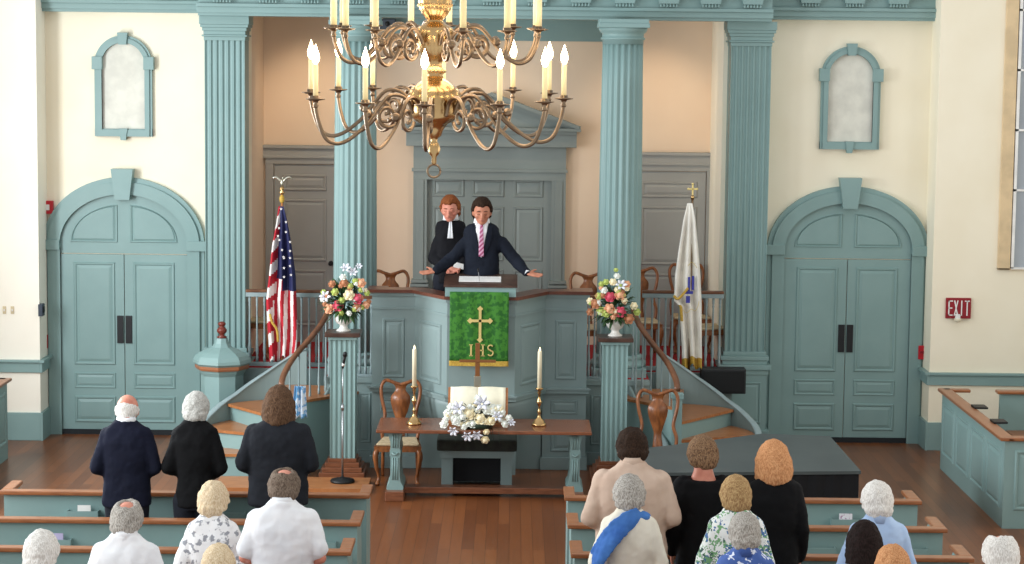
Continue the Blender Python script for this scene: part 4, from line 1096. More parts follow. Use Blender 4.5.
bm = B(); box(bm, xpl + .045, xpl + .06, YW - .52, YW - .45, c.z - .03, c.z + .04, .003); part('dial', bm, blk, t)
for px in (4.5, 12.5):
    c = P(px, 310, YP); bm = B(); box(bm, c.x - .02, c.x + .02, YP - .01, YP, c.z - .045, c.z + .045, .003)
    t = thing('light_switch', 'small beige wall switch, %s of a pair on the left white pier' % ('left' if px < 8 else 'right'), 'switch', (c.x, YP, c.z)); part('plate', bm, mat('beige_plate', (214, 196, 160), .5), t)
    bm = B(); box(bm, c.x - .006, c.x + .006, YP - .02, YP - .008, c.z - .012, c.z + .012); part('toggle', bm, whitep, t)
# dark device at the recess top near left column
c = P(388, 24, YR - .25); t = thing('ceiling_projector', 'dark grey box fixed near the chancel cornice behind the chandelier', 'projector', (c.x, YR - .2, c.z))
bm = B(); box(bm, c.x - .1, c.x + .1, YR - .4, YR - .24, c.z - .07, c.z + .06, .01); part('housing', bm, mat('dark_device', (74, 82, 92), .5), t)
bm = B(); lathe(bm, [(.03, 0), (.03, .02), (.02, .025)], (0, 0, 0), 14); bmesh.ops.rotate(bm, verts=bm.verts, matrix=Matrix.Rotation(PI / 2, 3, 'X')); bmesh.ops.translate(bm, verts=bm.verts, vec=(c.x, YR - .39, c.z)); part('lens', bm, blk, t)
# pale cloth hanging by the left stair rail
pts = [(296, 388), (303, 387), (307, 401), (308, 414), (304, 417), (297, 412), (294, 417), (292, 402)]
Yq = 22.66; bm = B(); xA, xB = PX(292, 400, Yq), PX(307, 400, Yq); zA_, zB_ = PZ(299, 416, Yq), PZ(299, 386, Yq)
for i in range(16):
    pass
g = [[bm.verts.new((xA + (xB - xA) * i / 14 * (1 - .3 * j / 12) + .03 * j / 12, Yq + .02 * math.sin(i * 1.1), zA_ + (zB_ - zA_) * j / 12 - .03 * abs(math.sin(i * .5)) * (1 - j / 12))) for j in range(13)] for i in range(15)]
for i in range(14):
    for j in range(12): bm.faces.new((g[i][j], g[i + 1][j], g[i + 1][j + 1], g[i][j + 1])).smooth = True
o = single('hanging_cloth', bm, mat('pale_blue_print', (222, 234, 246), .8, scale=14, rgb2=(110, 172, 220), lo=.48, hi=.54), 'pale blue and white cloth hanging behind the left stair balusters', 'cloth', ((xA + xB) / 2, Yq, zB_)); solid(o, .006)

# ================================================================== PEWS
capw = mat('pew_cap_wood', (160, 102, 64), .3, rgb2=(136, 84, 52), scale=8, stretch=(1, 8, 8))
zt_p = .87
def pew(x0, x1, Y, label, racks):
    t = thing('pew', label, 'pew', ((x0 + x1) / 2, Y, 0), 'teal pews with wood cap rails')
    bm = B(); box(bm, x0, x1, Y, Y + .035, .0, zt_p - .03)
    n = 3
    for k in range(n): a = x0 + .08 + (x1 - x0 - .16) / n * k; fpanel(bm, a + .03, a + (x1 - x0 - .16) / n - .03, .12, .4, Y, .8)
    part('backrest', bm, teal, t)
    bm = B(); box(bm, x0 - .03, x1 + .03, Y - .045, Y + .06, zt_p - .035, zt_p, .01); part('cap_rail', bm, capw, t, 'brown wood cap rail')
    bm = B(); box(bm, x0 + .04, x1 - .04, Y + .035, Y + .45, .42, .46, .01); part('seat', bm, capw, t, 'brown wood seat')
    for a in (x0, x1 - .035):
        bm = B(); slabx(bm, [(Y + .035, 0), (Y + .5, 0), (Y + .5, .55), (Y + .46, .78), (Y + .38, zt_p - .03), (Y + .035, zt_p - .03)], a, a + .035); e = part('end_panel', bm, teal, t)
        bm = B(); box(bm, a - .03, a + .065, Y + .06, Y + .42, zt_p - .035, zt_p - .001, .01); part('arm_cap', bm, capw, e, top=t)
    for rx in racks:
        bm = B(); box(bm, rx - .13, rx + .13, Y - .07, Y, .61, .625); box(bm, rx - .13, rx + .13, Y - .075, Y - .065, .61, .71); box(bm, rx - .3, rx + .2, Y - .09, Y, .58, .595)
        for q in (-.13, .125): box(bm, rx + q, rx + q + .006, Y - .07, Y, .61, .71)
        part('book_rack', bm, teal, t)
def rowY(py):
    d = (P(467, py, 10) - EYE); return (zt_p - CAMZ) / d.z * d.y
rowsY = [rowY(495), rowY(522.5), rowY(551.5), 14.5]
nm_ = ['front', 'second', 'third', 'fourth']
def cards(px, py, Y, label, m, w=.11, h=.045, gl='cards'):
    c = P(px, py, Y - .05); bm = B()
    for k in range(2): box(bm, c.x - w / 2 + .01 * k, c.x + w / 2 - .012 * k, Y - .05 + k * .015, Y - .045 + k * .015, .627, .757 - .012 * k)
    o = single('pew_card', bm, m, label, 'card', (c.x, Y - .05, .627))
for i, Y in enumerate(rowsY):
    rl = {0: [PX(84, 505, Y), PX(230, 505, Y)], 1: [PX(56, 531, Y), PX(205, 531, Y), PX(320, 535, Y)], 2: [PX(100, 560, Y)], 3: []}[i]
    rr = {0: [PX(846, 515, Y), PX(620, 512, Y)], 1: [PX(818, 545, Y), PX(910, 545, Y)], 2: [PX(620, 560, Y)], 3: []}[i]
    pew(-4.25, PX(366, 500, 17.55), Y, 'teal pew left of the aisle, %s row' % nm_[i], rl)
    pew(PX(568, 500, 17.55), 3.43, Y, 'teal pew right of the aisle, %s row' % nm_[i], rr)
lav = mat('lavender_card', (196, 186, 222), .7); wc = mat('white_card', (236, 234, 240), .7, scale=40, rgb2=(180, 140, 170), lo=.55, hi=.6)
cards(84, 500, rowsY[0], 'white cards in the rack of the left front pew', whitep)
cards(56, 525, rowsY[1], 'lavender card in the rack of the left second pew', lav)
cards(846, 508, rowsY[0], 'white and purple card in the rack of the right front pew', wc)

# box pews at the sides
def boxpew(s, xin, label):
    t = thing('box_pew', label, 'box pew', (xin, 21.9, 0), 'box pews along the side walls')
    y0, y1 = 20.45, 23.5; zc = .87; X = lambda a: xin + s * a
    bm = B(); box(bm, X(0), X(.04), y0, y1, 0, zc)
    nn = Vector((-s, 0, 0))
    for k in range(4):
        yy = y0 + .06 + k * .74
        # panels on the aisle side
        u = (0, 1, 0); panel(bm, (xin, yy + .05, .18), u, .62, .58, nn)
    part('side_panel', bm, teal, t)
    bm = B(); box(bm, X(.04), X(3), y0, y0 + .04, 0, zc); 
    fpanel(bm, min(X(.1), X(.8)), max(X(.1), X(.8)), .18, .78, y0); part('front_panel', bm, teal, t)
    bm = B(); box(bm, X(.62), X(3), y1 - .1, y1 - .06, 0, zc); part('back_panel', bm, teal, t)
    bm = B(); box(bm, X(.02) - .07, X(.02) + .07, y0 - .04, y1 + .03, zc, zc + .035, .012); box(bm, X(.0), X(.3), y1 - .08, y1 + .03, zc, zc + .035, .012); box(bm, X(.02), X(3), y0 - .04, y0 + .1, zc, zc + .036, .012); box(bm, X(.58), X(3), y1 - .16, y1 - .02, zc, zc + .035, .012)
    part('cap_rail', bm, capw, t, 'brown wood cap rail')
    bm = B(); box(bm, X(.7), X(2.9), y1 - .5, y1 - .1, .42, .46, .01); part('seat', bm, capw, t)
    bm = B(); box(bm, X(.04), X(2.9), y0 + .04, y1 - .1, .0, .02); part('inner_floor', bm, capw, t)
boxpew(1, PX(943, 430, 23.4), 'box pew with teal panels and wood cap against the right wall')
boxpew(-1, PX(18, 420, 24.0) , 'box pew with teal panels and wood cap against the left wall')
zcb = .906
for k, (px, py) in enumerate(((972, 408), (996, 424))):
    x = PX(943, 430, 23.4); yb = [22.2, 21.3][k]
    bm = B(); box(bm, x + .06, x + .2, yb - .1, yb + .1, zcb + .0, zcb + .02, .003)
    bm2 = bm; single('hymn_book', bm, blk, '%s of two small black books on the right box pew cap' % ('farther' if k == 0 else 'nearer'), 'book', (x + .1, yb, zcb))

# ================================================================== CHANDELIER
CY = 10.5; ccx = PX(434.5, 90, CY); K = 1 / (F / 10.48)
def zc2(py): return PZ(433, py, CY)
z0c = zc2(95)
t = thing('brass_chandelier', 'large polished brass chandelier with two tiers of curved candle arms', 'chandelier', (ccx, CY, z0c))
def lp(prof): return [(r * K, zc2(py)) for r, py in prof]
bm = B(); lathe(bm, lp([(1, 165), (2.5, 163), (2.5, 157), (5, 154), (6.5, 149), (5, 144), (3, 141), (4, 138), (7, 136), (9, 130), (13, 124), (19, 121), (23, 117), (25, 110), (25, 103), (27, 101), (27, 97), (25.5, 91), (21, 86), (14, 81), (9, 78)]), (ccx, CY, 0), 36); part('lower_bowl', bm, brass, t)
bm = B(); lathe(bm, lp([(9, 78), (8, 75), (10, 73), (10, 70), (8, 68), (7, 65), (8, 61), (12, 57), (16, 51), (19, 44), (20, 36), (20, 31), (17, 27), (11, 24), (8, 20), (8, 16)]), (ccx, CY, 0), 36)
for k in range(18):
    a = 2 * PI * k / 18; sphere(bm, (ccx + 10 * K * math.cos(a), CY + 10 * K * math.sin(a), zc2(71)), 1.9 * K, 6, 5)
part('stem', bm, brass, t)
bm = B(); lathe(bm, lp([(8, 20), (10, 18), (13, 14), (16, 8), (17, 2), (17, -3), (14, -9), (10, -13), (9, -18), (9, -30), (14, -34), (9, -40), (8, -90)]), (ccx, CY, 0), 36)
for j, py in enumerate((5, 9)):
    for k in range(26):
        a = 2 * PI * (k + j * .5) / 26; rr = (16 - j * 2) * K; sphere(bm, (ccx + rr * math.cos(a), CY + rr * math.sin(a), zc2(py)), 1.9 * K, 6, 5)
part('upper_bowl', bm, brass, t)
bm = B(); pts = []
for k in range(17):
    a = 2 * PI * k / 16; pts.append((ccx - .0 + 6.5 * K * math.cos(a), CY, zc2(171) + 6.5 * K * math.sin(a)))
tube(bm, pts, 1.2 * K, 6); part('pendant_ring', bm, brass2, t)
bm = B(); tube(bm, [(ccx, CY, zc2(-88)), (ccx, CY, zc2(-500))], .012, 8); part('hanging_rod', bm, brass2, t)
def arm(phi, R, zcup, pts, nm, ch, cr, bulb, curl):
    d = Vector((math.sin(phi), -math.cos(phi), 0)); o = Vector((ccx, CY, 0))
    def W(r, z): return o + d * r + Vector((0, 0, z))
    bm = B(); tube(bm, [W(r * K, zcup + z * K) for r, _, z in smoothpath([(r, 0, z) for r, z in pts], 5)], 1.95 * K, 8)
    if curl:
        cp = []
        for k in range(26):
            a = 3.4 + k * .3; rr = (13 - k * .36); cp.append(W((curl[0] + rr * math.cos(a)) * K, zcup + (curl[1] + rr * math.sin(a)) * K))
        tube(bm, cp, 2.0 * K, 6)
        c = W(curl[2] * K, zcup + curl[3] * K); sphere(bm, c, 4.5 * K, 8, 6)
    a_ = part('arm', bm, brass2, t)
    c = W(R, zcup); bm = B(); lathe(bm, [(.01, -.04), (.014, -.03), (.009, -.02), (.016, -.006), (.045, 0), (.048, .004), (.02, .006), (.019, .018), (.0, .018)], (c.x, c.y, c.z), 16); part('drip_pan', bm, brass2, a_, top=t)
    bm = B(); lathe(bm, [(cr, 0), (cr, ch), (cr * .4, ch + .002)], (c.x, c.y, c.z + .012), 12); part('candle', bm, wax2, a_, 'ivory candle', top=t)
    bm = B(); q = c.z + .012 + ch; lathe(bm, [(.006, 0), (.014, .012), (.019, .03), (.015, .052), (.007, .075), (.001, .095)], (c.x, c.y, q), 12); part('bulb', bm, flame, a_, 'glowing bulb', top=t)
lowpts = [(24, -14), (28, -4), (34, 2), (43, 4.5), (52, 2.5), (62, -8), (73, -22), (84, -32), (96, -40), (108, -43), (119, -38), (126, -24), (129.5, -10), (130, -2)]
for ph in (-148, -128, -104, -60, -28, -2, 30.5, 57, 82, 117.5, 143, 178):
    pp = math.radians(ph); tilt = -.045 * math.cos(pp) * 130 * K * 1.3 * .9
    arm(pp, 130 * K, z0c + -.006 + tilt * .9, lowpts, 'lower', .155, .0125, True, (52, -16, 74, -14))
uppts = [(22, -12), (28, -3), (38, 3), (48, 0), (60, -14), (72, -27), (84, -33), (95, -29), (101.5, -17), (104, -7), (104, -2)]
for ph in (-114, -70, -54, -140, -31, -164, 174, 17, 44, 132, 82, 104):
    pp = math.radians(ph); tilt = -.04 * math.cos(pp) * 104 * K
    arm(pp, 104 * K, zc2(28.5) + tilt, uppts, 'upper', .22, .0155, True, (44, -16, 62, -12))
# ================================================================== PEOPLE
def skin_m(n, a, b): return mat(n, a, .5, rgb2=b, scale=14, spec=.3)
SK1 = skin_m('fair_skin', (222, 168, 146), (206, 146, 124)); SK2 = skin_m('rosy_skin', (214, 146, 124), (196, 122, 102)); SK3 = skin_m('tanned_skin', (196, 134, 108), (176, 112, 88))
def hair_m(n, a, b, sc=60): return mat(n, a, .85, spec=.12, rgb2=b, scale=sc, stretch=(3, 3, .6), bump=.3, bscale=90, detail=4, lo=.4, hi=.6)
def cloth_m(n, a, b=None, rough=.85, sc=5, **k): return mat(n, a, rough, rgb2=b or tuple(v * .88 for v in a), scale=sc, bump=.12, bscale=250, spec=.15, **k)
def voxel(o, vs, sm=4, wr=0, wscale=.12):
    m = o.modifiers.new('remesh', 'REMESH'); m.mode = 'VOXEL'; m.voxel_size = vs; m.use_smooth_shade = True
    if sm: s = o.modifiers.new('smooth', 'SMOOTH'); s.iterations = sm; s.factor = .5
    if wr:
        tx = bpy.data.textures.new('wrinkles', 'CLOUDS'); tx.noise_scale = wscale; tx.noise_depth = 2
        d = o.modifiers.new('wrinkle', 'DISPLACE'); d.texture = tx; d.strength = wr; d.texture_coords = 'LOCAL'; d.mid_level = .5
    return o
def chain(bm, pts, rad, seg=12):
    for i in range(len(pts) - 1): tube(bm, [pts[i], pts[i + 1]], [rad[i], rad[i + 1]], seg)
    for p, r in zip(pts, rad): sphere(bm, p, r, seg, 8)
def ering(z, rx, ry, y0=0, n=28, p=2.4):
    out = []
    for k in range(n):
        a = 2 * PI * k / n; c, s = math.cos(a), math.sin(a)
        out.append((rx * math.copysign(abs(c) ** (2 / p), c), y0 + ry * math.copysign(abs(s) ** (2 / p), s), z))
    return out
def hand(bm, w, d, nrm, side, curl=.3, L=.18):
    """wrist, direction, palm normal; side=+1 thumb along +t"""
    w = Vector(w); d = Vector(d).normalized(); n = Vector(nrm); n = (n - d * n.dot(d)).normalized(); t = d.cross(n) * side
    rot = Matrix((t, d, n)).transposed()
    sphere(bm, w + d * .05, (.036, .05, .015), 12, 8, rot); sphere(bm, w + d * .075, (.038, .03, .014), 12, 8, rot)
    for i, (off, ln) in enumerate(((.028, .072), (.0095, .082), (-.0095, .077), (-.027, .06))):
        b = w + d * .088 + t * off; sp = t * (off * .55)
        dd = (d + sp * 2.2).normalized(); p1 = b + dd * ln * .45; d2 = (dd + n * curl).normalized(); p2 = p1 + d2 * ln * .32; d3 = (d2 + n * curl).normalized(); p3 = p2 + d3 * ln * .25
        chain(bm, [b - dd * .02, p1, p2, p3], [.0095, .009, .0083, .0075], 8)
    b = w + d * .035 + t * .03; td = (t * .8 + d * .75 + n * .25).normalized(); p1 = b + td * .035; p2 = p1 + (td + d * .5).normalized() * .03
    chain(bm, [w + d * .02 + t * .015, b, p1, p2], [.016, .013, .011, .009], 8)
def fib(n):
    g = PI * (3 - math.sqrt(5)); out = []
    for i in range(n):
        z = 1 - 2 * (i + .5) / n; r = math.sqrt(1 - z * z); out.append(Vector((r * math.cos(g * i), r * math.sin(g * i), z)))
    return out
HR = Vector((.089, .108, .126))
def hair_mesh(kind, R, T):
    bm = B(); pts = []
    crown = Vector((0, -.5, .87)).normalized()
    for d in fib(420):
        face = d.y > .3 and d.z < .62; low = d.z < (.06 if d.y > -.05 else -.12 if d.y > -.25 else -.22) - .95 * max(0, -d.y - .1) + R.uniform(-.06, .06)
        if kind == 'long' or kind == 'bob': low = d.z < -.7
        if face or low: continue
        if kind == 'fringe' and (d.z + .25 * d.y > .04 or d.y > .35): continue
        if kind == 'spot' and d.angle(crown) < .62: continue
        if kind == 'thin' and d.z > .8: continue
        pts.append(d)
    r0, jit, off = {'fringe': (.017, .002, .97), 'spot': (.02, .003, 1.02), 'thin': (.019, .006, 1.06), 'short': (.022, .004, 1.03), 'pixie': (.022, .006, 1.04), 'curly': (.022, .012, 1.06), 'bob': (.026, .005, 1.06), 'long': (.026, .006, 1.12)}[kind]
    for d in pts:
        v = Vector((d.x * HR.x, d.y * HR.y, d.z * HR.z)) * (off + R.uniform(0, 1) * jit * 6 + (.14 if d.y < -.2 and d.z < -.35 and kind != 'fringe' else 0))
        sphere(bm, T(v), r0 * R.uniform(.8, 1.2), 7, 5)
    if kind in ('bob', 'long'):
        dep = .19 if kind == 'bob' else .3
        for i in range(26):
            a = math.radians(-215 + 250 * i / 25 ); 
            for j in range(9):
                q = j / 8; rr = 1.12 + .16 * math.sin(q * 2.4) - .2 * q * q
                v = Vector((math.cos(a) * HR.x * rr * 1.04, math.sin(a) * HR.y * rr, .02 - dep * q * (1 - .12 * abs(math.cos(a)))))
                if v.y > .045: continue
                sphere(bm, T(v), r0 * R.uniform(.75, 1.1), 7, 5)
    return bm
def person(px, ytop, Y, label, top, bottom=None, hair='short', hm=None, sk=SK1, bw=1.0, bow=24, arms='clasp', rz=0, z0=0, sleeve=1.0, neck='plain', skirt=False, yaw=0, fine=False, custom=None, jacket_len=.82, turn=0, group=None, shoes=None):
    R = random.Random(int(px * 7 + ytop))
    ztop = PZ(px, ytop, Y) - z0; k = ztop / (1.742 - .028 * (bow / 24)); x = PX(px, ytop, Y)
    t = thing('person', label, 'person', (x, Y, z0), group, rz)
    S = lambda bm: bmesh.ops.scale(bm, verts=bm.verts, vec=(k, k, k))
    pvt = Vector((0, .0, 1.485)); Rb = Matrix.Rotation(math.radians(turn), 3, 'Z') @ Matrix.Rotation(-math.radians(bow), 3, 'X')
    hc = Vector((0, .02, .12))
    T = lambda v: pvt + Rb @ (hc + v)
    # ---- arms
    sw = .197 * bw
    if custom:
        c_ = math.cos(-rz); s_ = math.sin(-rz)
        def loc(p): q = Vector(p) - Vector((x, Y, z0)); return Vector((q.x * c_ - q.y * s_, q.x * s_ + q.y * c_, q.z)) / k
        AR = [[loc(p) for p in a] for a in custom]
    elif arms == 'clasp':
        AR = [[Vector((s * sw, 0, 1.425)), Vector((s * (sw + .05), -.03, 1.14)), Vector((s * .07, .22 * max(1, bw), 1.02)), Vector((-s * .02, .24, .99))] for s in (-1, 1)]
    else:
        AR = [[Vector((s * sw, 0, 1.425)), Vector((s * (sw + .025), -.03, 1.13)), Vector((s * (sw + .03), .07, .9)), Vector((s * (sw + .02), .1, .8))] for s in (-1, 1)]
    # ---- body
    bm = B()
    rings = [(.84, .15, .11), (.98, .155, .105), (1.1, .14, .095), (1.25, .155, .105), (1.36, .165, .105), (1.42, .12, .08), (1.46, .085, .068), (1.52, .066, .066), (1.6, .062, .062)]
    loft(bm, [ering(z, a * .9 * (bw if z < 1.43 else 1), b * .95) for z, a, b in rings])
    # head
    hp = lambda v, r: sphere(bm, T(Vector(v) * 1.1), tuple(q * 1.1 for q in r), 20, 14, Rb)
    hp((0, 0, .008), (HR.x / 1.1, HR.y / 1.1, .102)); hp((0, .02, -.045), (.06, .07, .075)); hp((0, .06, -.085), (.032, .03, .028))
    sphere(bm, T(Vector((0, -.01, -.08))), (.052, .05, .085), 14, 10, Rb)
    hp((0, .098, -.02), (.012, .016, .028)); hp((0, .106, -.038), (.017, .014, .011))
    for s in (-1, 1):
        hp((s * .03, .085, .018), (.026, .012, .008)); hp((s * .045, .06, -.03), (.022, .022, .022))
        hp((s * .03, .082, -.002), (.015, .01, .009)); hp((s * .08, -.005, -.015), (.01, .02, .032))
    hp((0, .092, -.062), (.024, .008, .006))
    # limbs inside the clothes
    for a in AR:
        d0 = (a[2] - a[1]); chain(bm, [a[0] + Vector((-math.copysign(.035, a[0].x), 0, -.03)), a[1], a[2]], [.04, .036, .027])
    for s in (-1, 1):
        chain(bm, [(s * .085, 0, .88), (s * .09, .01, .48), (s * .09, -.01, .08)], [.085, .055, .038])
        chain(bm, [(s * .09, -.02, .06), (s * .1, .12, .035)], [.035, .03])
    for s, a in zip((-1, 1), AR):
        d = a[3] - a[2]; nrm = Vector((0, -.3, 1)) if custom else Vector((-s, -.2, .3)); 
        if custom: nrm = Vector((0, .55, 1))
        hand(bm, a[2] - d.normalized() * .01, d, nrm, (1 if s > 0 else -1) * (1 if custom else 1), .12 if custom else .5)
    S(bm); bo = lpart('body', bm, sk, t); voxel(bo, (.0075 if fine else .0105) * k, 2)
    # ---- top garment
    bm = B(); e = .022
    boxy = neck in ('collar', 'suit')
    tr = [(jacket_len, .215 if boxy else .2, .14), (.95, .21 if boxy else .19, .135), (1.1, .2 if boxy else .178, .128), (1.25, .205, .132), (1.35, .21, .128), (1.415, .2, .11), (1.45, .165, .094), (1.485, .11, .08), (1.52, .08, .075)]
    if custom: tr = [(z, a * .9, b * .98) for z, a, b in tr[:-2]] + [(1.478, .085, .078)]
    if neck == 'scoop': tr = tr[:-4] + [(1.405, .19, .108), (1.43, .178, .1)]
    rr_ = [ering(z, a * (bw if z < 1.45 else 1), b * (.5 + .5 * bw), 0 if z < 1.2 else -.008) for z, a, b in tr]
    loft(bm, rr_)
    for s, a in zip((-1, 1), AR):
        a0 = a[0] + Vector((-math.copysign(.035, a[0].x), 0, -.03))
        el = a[1]; wr = a[2]
        if sleeve >= 1: chain(bm, [a0, el, el.lerp(wr, .93)], [.068, .062, .046], 16)
        else: chain(bm, [a0, a0.lerp(el, sleeve * 1.3)], [.07, .068], 16)
    S(bm); go = lpart('jacket' if neck in ('collar', 'suit') else 'top', bm, top, t); voxel(go, .0115 * k, 5, .03, .13)
    # ---- lower garment
    bm = B()
    if skirt: loft(bm, [ering(z, a * bw, b) for z, a, b in ((.42, .2, .17), (.6, .195, .165), (.85, .18, .14), (1.0, .15, .12))])
    else:
        loft(bm, [ering(z, a * bw, b) for z, a, b in ((.8, .155, .112), (.9, .155, .112), (1.02, .14, .105))])
        for s in (-1, 1): chain(bm, [(s * .085, 0, .86), (s * .09, .01, .48), (s * .09, 0, .07)], [.1, .075, .062], 14)
    S(bm); lo = lpart('skirt' if skirt else 'trousers', bm, bottom or MATS['dark_trousers'], t); voxel(lo, .013 * k, 3)
    for s in (-1, 1):
        bm = B(); rings = [ering(.0, .045, .13, .06), ering(.03, .048, .135, .06), ering(.06, .042, .11, .045), ering(.09, .035, .05, 0)]
        for r in rings:
            for i, p in enumerate(r): r[i] = (p[0] + s * .095, p[1], p[2])
        loft(bm, rings); S(bm); lpart('shoe', bm, shoes or blk, t)
    # ---- hair
    if hair:
        bm = hair_mesh(hair, R, T); S(bm); ho = lpart('hair', bm, hm, t)
        voxel(ho, .0085 * k, {'curly': 2, 'thin': 2, 'pixie': 3}.get(hair, 6), .012 if hair in ('bob', 'long', 'short', 'pixie', 'spot') else .006, .03)
    # ---- collar
    if neck in ('collar', 'suit'):
        bm = B(); rings = [ering(z - (.022 if custom else 0), a, b, -.004, 24, 2) for z, a, b in ((1.47, .088, .085), (1.53, .078, .08), (1.55, .074, .077), (1.53, .068, .07), (1.48, .072, .07))]
        loft(bm, rings); S(bm); lpart('collar', bm, top if neck == 'collar' else MATS['white_shirt'], t, None if neck == 'collar' else 'white shirt collar')
    return t, k, T, S
dk = cloth_m('dark_trousers', (34, 36, 44)); ws = cloth_m('white_shirt', (240, 240, 242), (228, 230, 234)); 
khaki = cloth_m('khaki_trousers', (150, 132, 104))
navy = cloth_m('navy_wool', (24, 27, 44)); blackk = cloth_m('black_knit', (18, 18, 20)); char = cloth_m('charcoal_wool', (36, 38, 44))
beige = cloth_m('beige_linen', (206, 182, 164), (192, 166, 148)); cr_b = cloth_m('cream_blouse', (232, 226, 210), (218, 210, 192)); lb = cloth_m('light_blue_shirt', (178, 200, 230), (160, 184, 218))
flor = cloth_m('white_floral', (240, 240, 240), (150, 152, 158), sc=24, detail=5, lo=.54, hi=.6)
def print_mat(name, cols, scale):
    m = bpy.data.materials.new(name); m.use_nodes = True; n = m.node_tree.nodes; l = m.node_tree.links; b = n['Principled BSDF']
    tc = n.new('ShaderNodeTexCoord'); v = n.new('ShaderNodeTexVoronoi'); v.inputs['Scale'].default_value = scale
    nz = n.new('ShaderNodeTexNoise'); nz.inputs['Scale'].default_value = scale * .7; nz.inputs['Detail'].default_value = 2
    mx = n.new('ShaderNodeMix'); mx.data_type = 'RGBA'; mx.inputs['Factor'].default_value = .12
    l.new(tc.outputs['Object'], mx.inputs[6]); l.new(tc.outputs['Object'], nz.inputs['Vector']); l.new(nz.outputs['Color'], mx.inputs[7]); l.new(mx.outputs[2], v.inputs['Vector'])
    sp = n.new('ShaderNodeSeparateColor'); l.new(v.outputs['Color'], sp.inputs['Color'])
    r = n.new('ShaderNodeValToRGB'); r.color_ramp.interpolation = 'CONSTANT'
    e = r.color_ramp.elements; e[0].position = 0; e[0].color = (*lin(cols[0][1]), 1); e[1].position = cols[1][0]; e[1].color = (*lin(cols[1][1]), 1)
    for p, c in cols[2:]: q = e.new(p); q.color = (*lin(c), 1)
    l.new(sp.outputs['Red'], r.inputs['Fac']); l.new(r.outputs['Color'], b.inputs['Base Color']); b.inputs['Roughness'].default_value = .8
    return m
gprint = print_mat('leaf_print', [(0, (236, 240, 236)), (.42, (120, 170, 120)), (.62, (70, 110, 160)), (.76, (240, 240, 236)), (.9, (60, 96, 84))], 38)
spot_d = print_mat('spotted_denim', [(0, (62, 92, 160)), (.8, (220, 226, 240)), (.9, (70, 100, 168))], 34)
hW = hair_m('white_hair', (236, 232, 226), (200, 194, 186)); hS = hair_m('silver_hair', (204, 202, 196), (160, 158, 152)); hG = hair_m('grey_hair', (186, 180, 172), (132, 126, 118))
hB = hair_m('dark_brown_hair', (58, 42, 32), (34, 24, 18)); hBr = hair_m('brown_hair', (106, 80, 60), (70, 50, 38)); hBl = hair_m('dark_blond_hair', (186, 156, 110), (138, 104, 70)); hGi = hair_m('copper_hair', (212, 158, 112), (176, 118, 78))
hTi = hair_m('frosted_brown_hair', (150, 118, 88), (86, 64, 50)); hBlk = hair_m('near_black_hair', (44, 32, 30), (26, 20, 18)); hPl = hair_m('pale_blond_hair', (228, 210, 180), (198, 172, 136)); hAu = hair_m('auburn_hair', (142, 84, 48), (104, 56, 32)); hGB = hair_m('grey_brown_hair', (128, 112, 98), (86, 72, 62))
G1 = 'congregation standing in prayer'
person(126, 395, 17.2, 'balding man with white hair fringe in navy suit, standing behind left front pews', navy, None, 'fringe', hW, SK2, bw=.92, neck='suit', bow=18, group=G1)
person(195, 395, 17.2, 'person with short silver hair in black sweater between the two dark suits', blackk, dk, 'short', hS, SK1, bw=.8, bow=20, group=G1)
person(278, 390, 17.2, 'broad person with chin-length brown hair in charcoal suit, left group', char, dk, 'bob', hBr, SK1, bw=1.12, neck='suit', bow=20, group=G1)
person(212, 486, 14.22, 'person with curly pale hair in white blouse with grey floral print', flor, khaki, 'curly', hPl, SK1, bw=.84, bow=20, group=G1)
person(283, 471, 14.05, 'man with bald crown and grey-brown hair in plain white short-sleeved shirt', ws, khaki, 'spot', hGB, SK2, bw=1.02, sleeve=.6, neck='collar', bow=28, group=G1)
person(125, 503, 13.25, 'person with bald spot and bushy grey hair in white shirt, lower left', ws, dk, 'spot', hG, SK2, bw=.95, neck='collar', bow=22, group=G1)
person(39, 535, 12.4, 'person with full white hair at the bottom left corner', cr_b, dk, 'short', hW, SK1, bw=.85, bow=18, group=G1)
person(217, 549, 12.4, 'pale blond head at the bottom edge in front of the floral blouse', lb, dk, 'short', hPl, SK1, bw=.8, bow=18, group=G1)
person(633, 432, 15.06, 'broad man with dark hair in beige linen jacket, first right of the aisle', beige, khaki, 'short', hB, SK2, bw=1.12, neck='collar', bow=30, group=G1)
person(704, 440, 15.24, 'woman with short frosted brown hair and bare neck in black scoop-neck top', blackk, dk, 'pixie', hTi, SK2, bw=.88, neck='scoop', arms='down', bow=30, group=G1)
person(775, 445, 15.12, 'woman with copper blond bob in black top with white neckline', blackk, dk, 'bob', hGi, SK1, bw=.86, neck='suit', arms='down', bow=20, group=G1)
ps = person(630, 480, 14.25, 'woman with curly grey hair in cream blouse and blue shawl over left shoulder', cr_b, dk, 'curly', hG, SK1, bw=.86, bow=22, group=G1)
person(737, 480, 14.25, 'woman with short dark blond hair in green and blue leaf-print top', gprint, dk, 'pixie', hBl, SK1, bw=.84, bow=20, group=G1)
person(879, 486, 14.25, 'woman with curly white hair in light blue shirt on the right', lb, dk, 'curly', hW, SK1, bw=.9, neck='collar', bow=18, group=G1)
person(746, 517, 13.3, 'person with short grey hair in spotted denim-blue shirt below the leaf-print top', spot_d, dk, 'short', hG, SK2, bw=.85, neck='collar', bow=18, group=G1)
person(866, 527, 13.3, 'person with long near-black hair overlapping the light blue shirt', lb, dk, 'long', hBlk, SK1, bw=.72, bow=14, group=G1)
person(895, 550, 12.4, 'copper-haired head at the bottom edge beside the near-black hair', cr_b, dk, 'short', hGi, SK1, bw=.8, bow=18, group=G1)
person(1003, 537, 12.4, 'person with thin white hair at the bottom right corner', ws, dk, 'thin', hW, SK2, bw=.9, neck='collar', bow=14, group=G1)
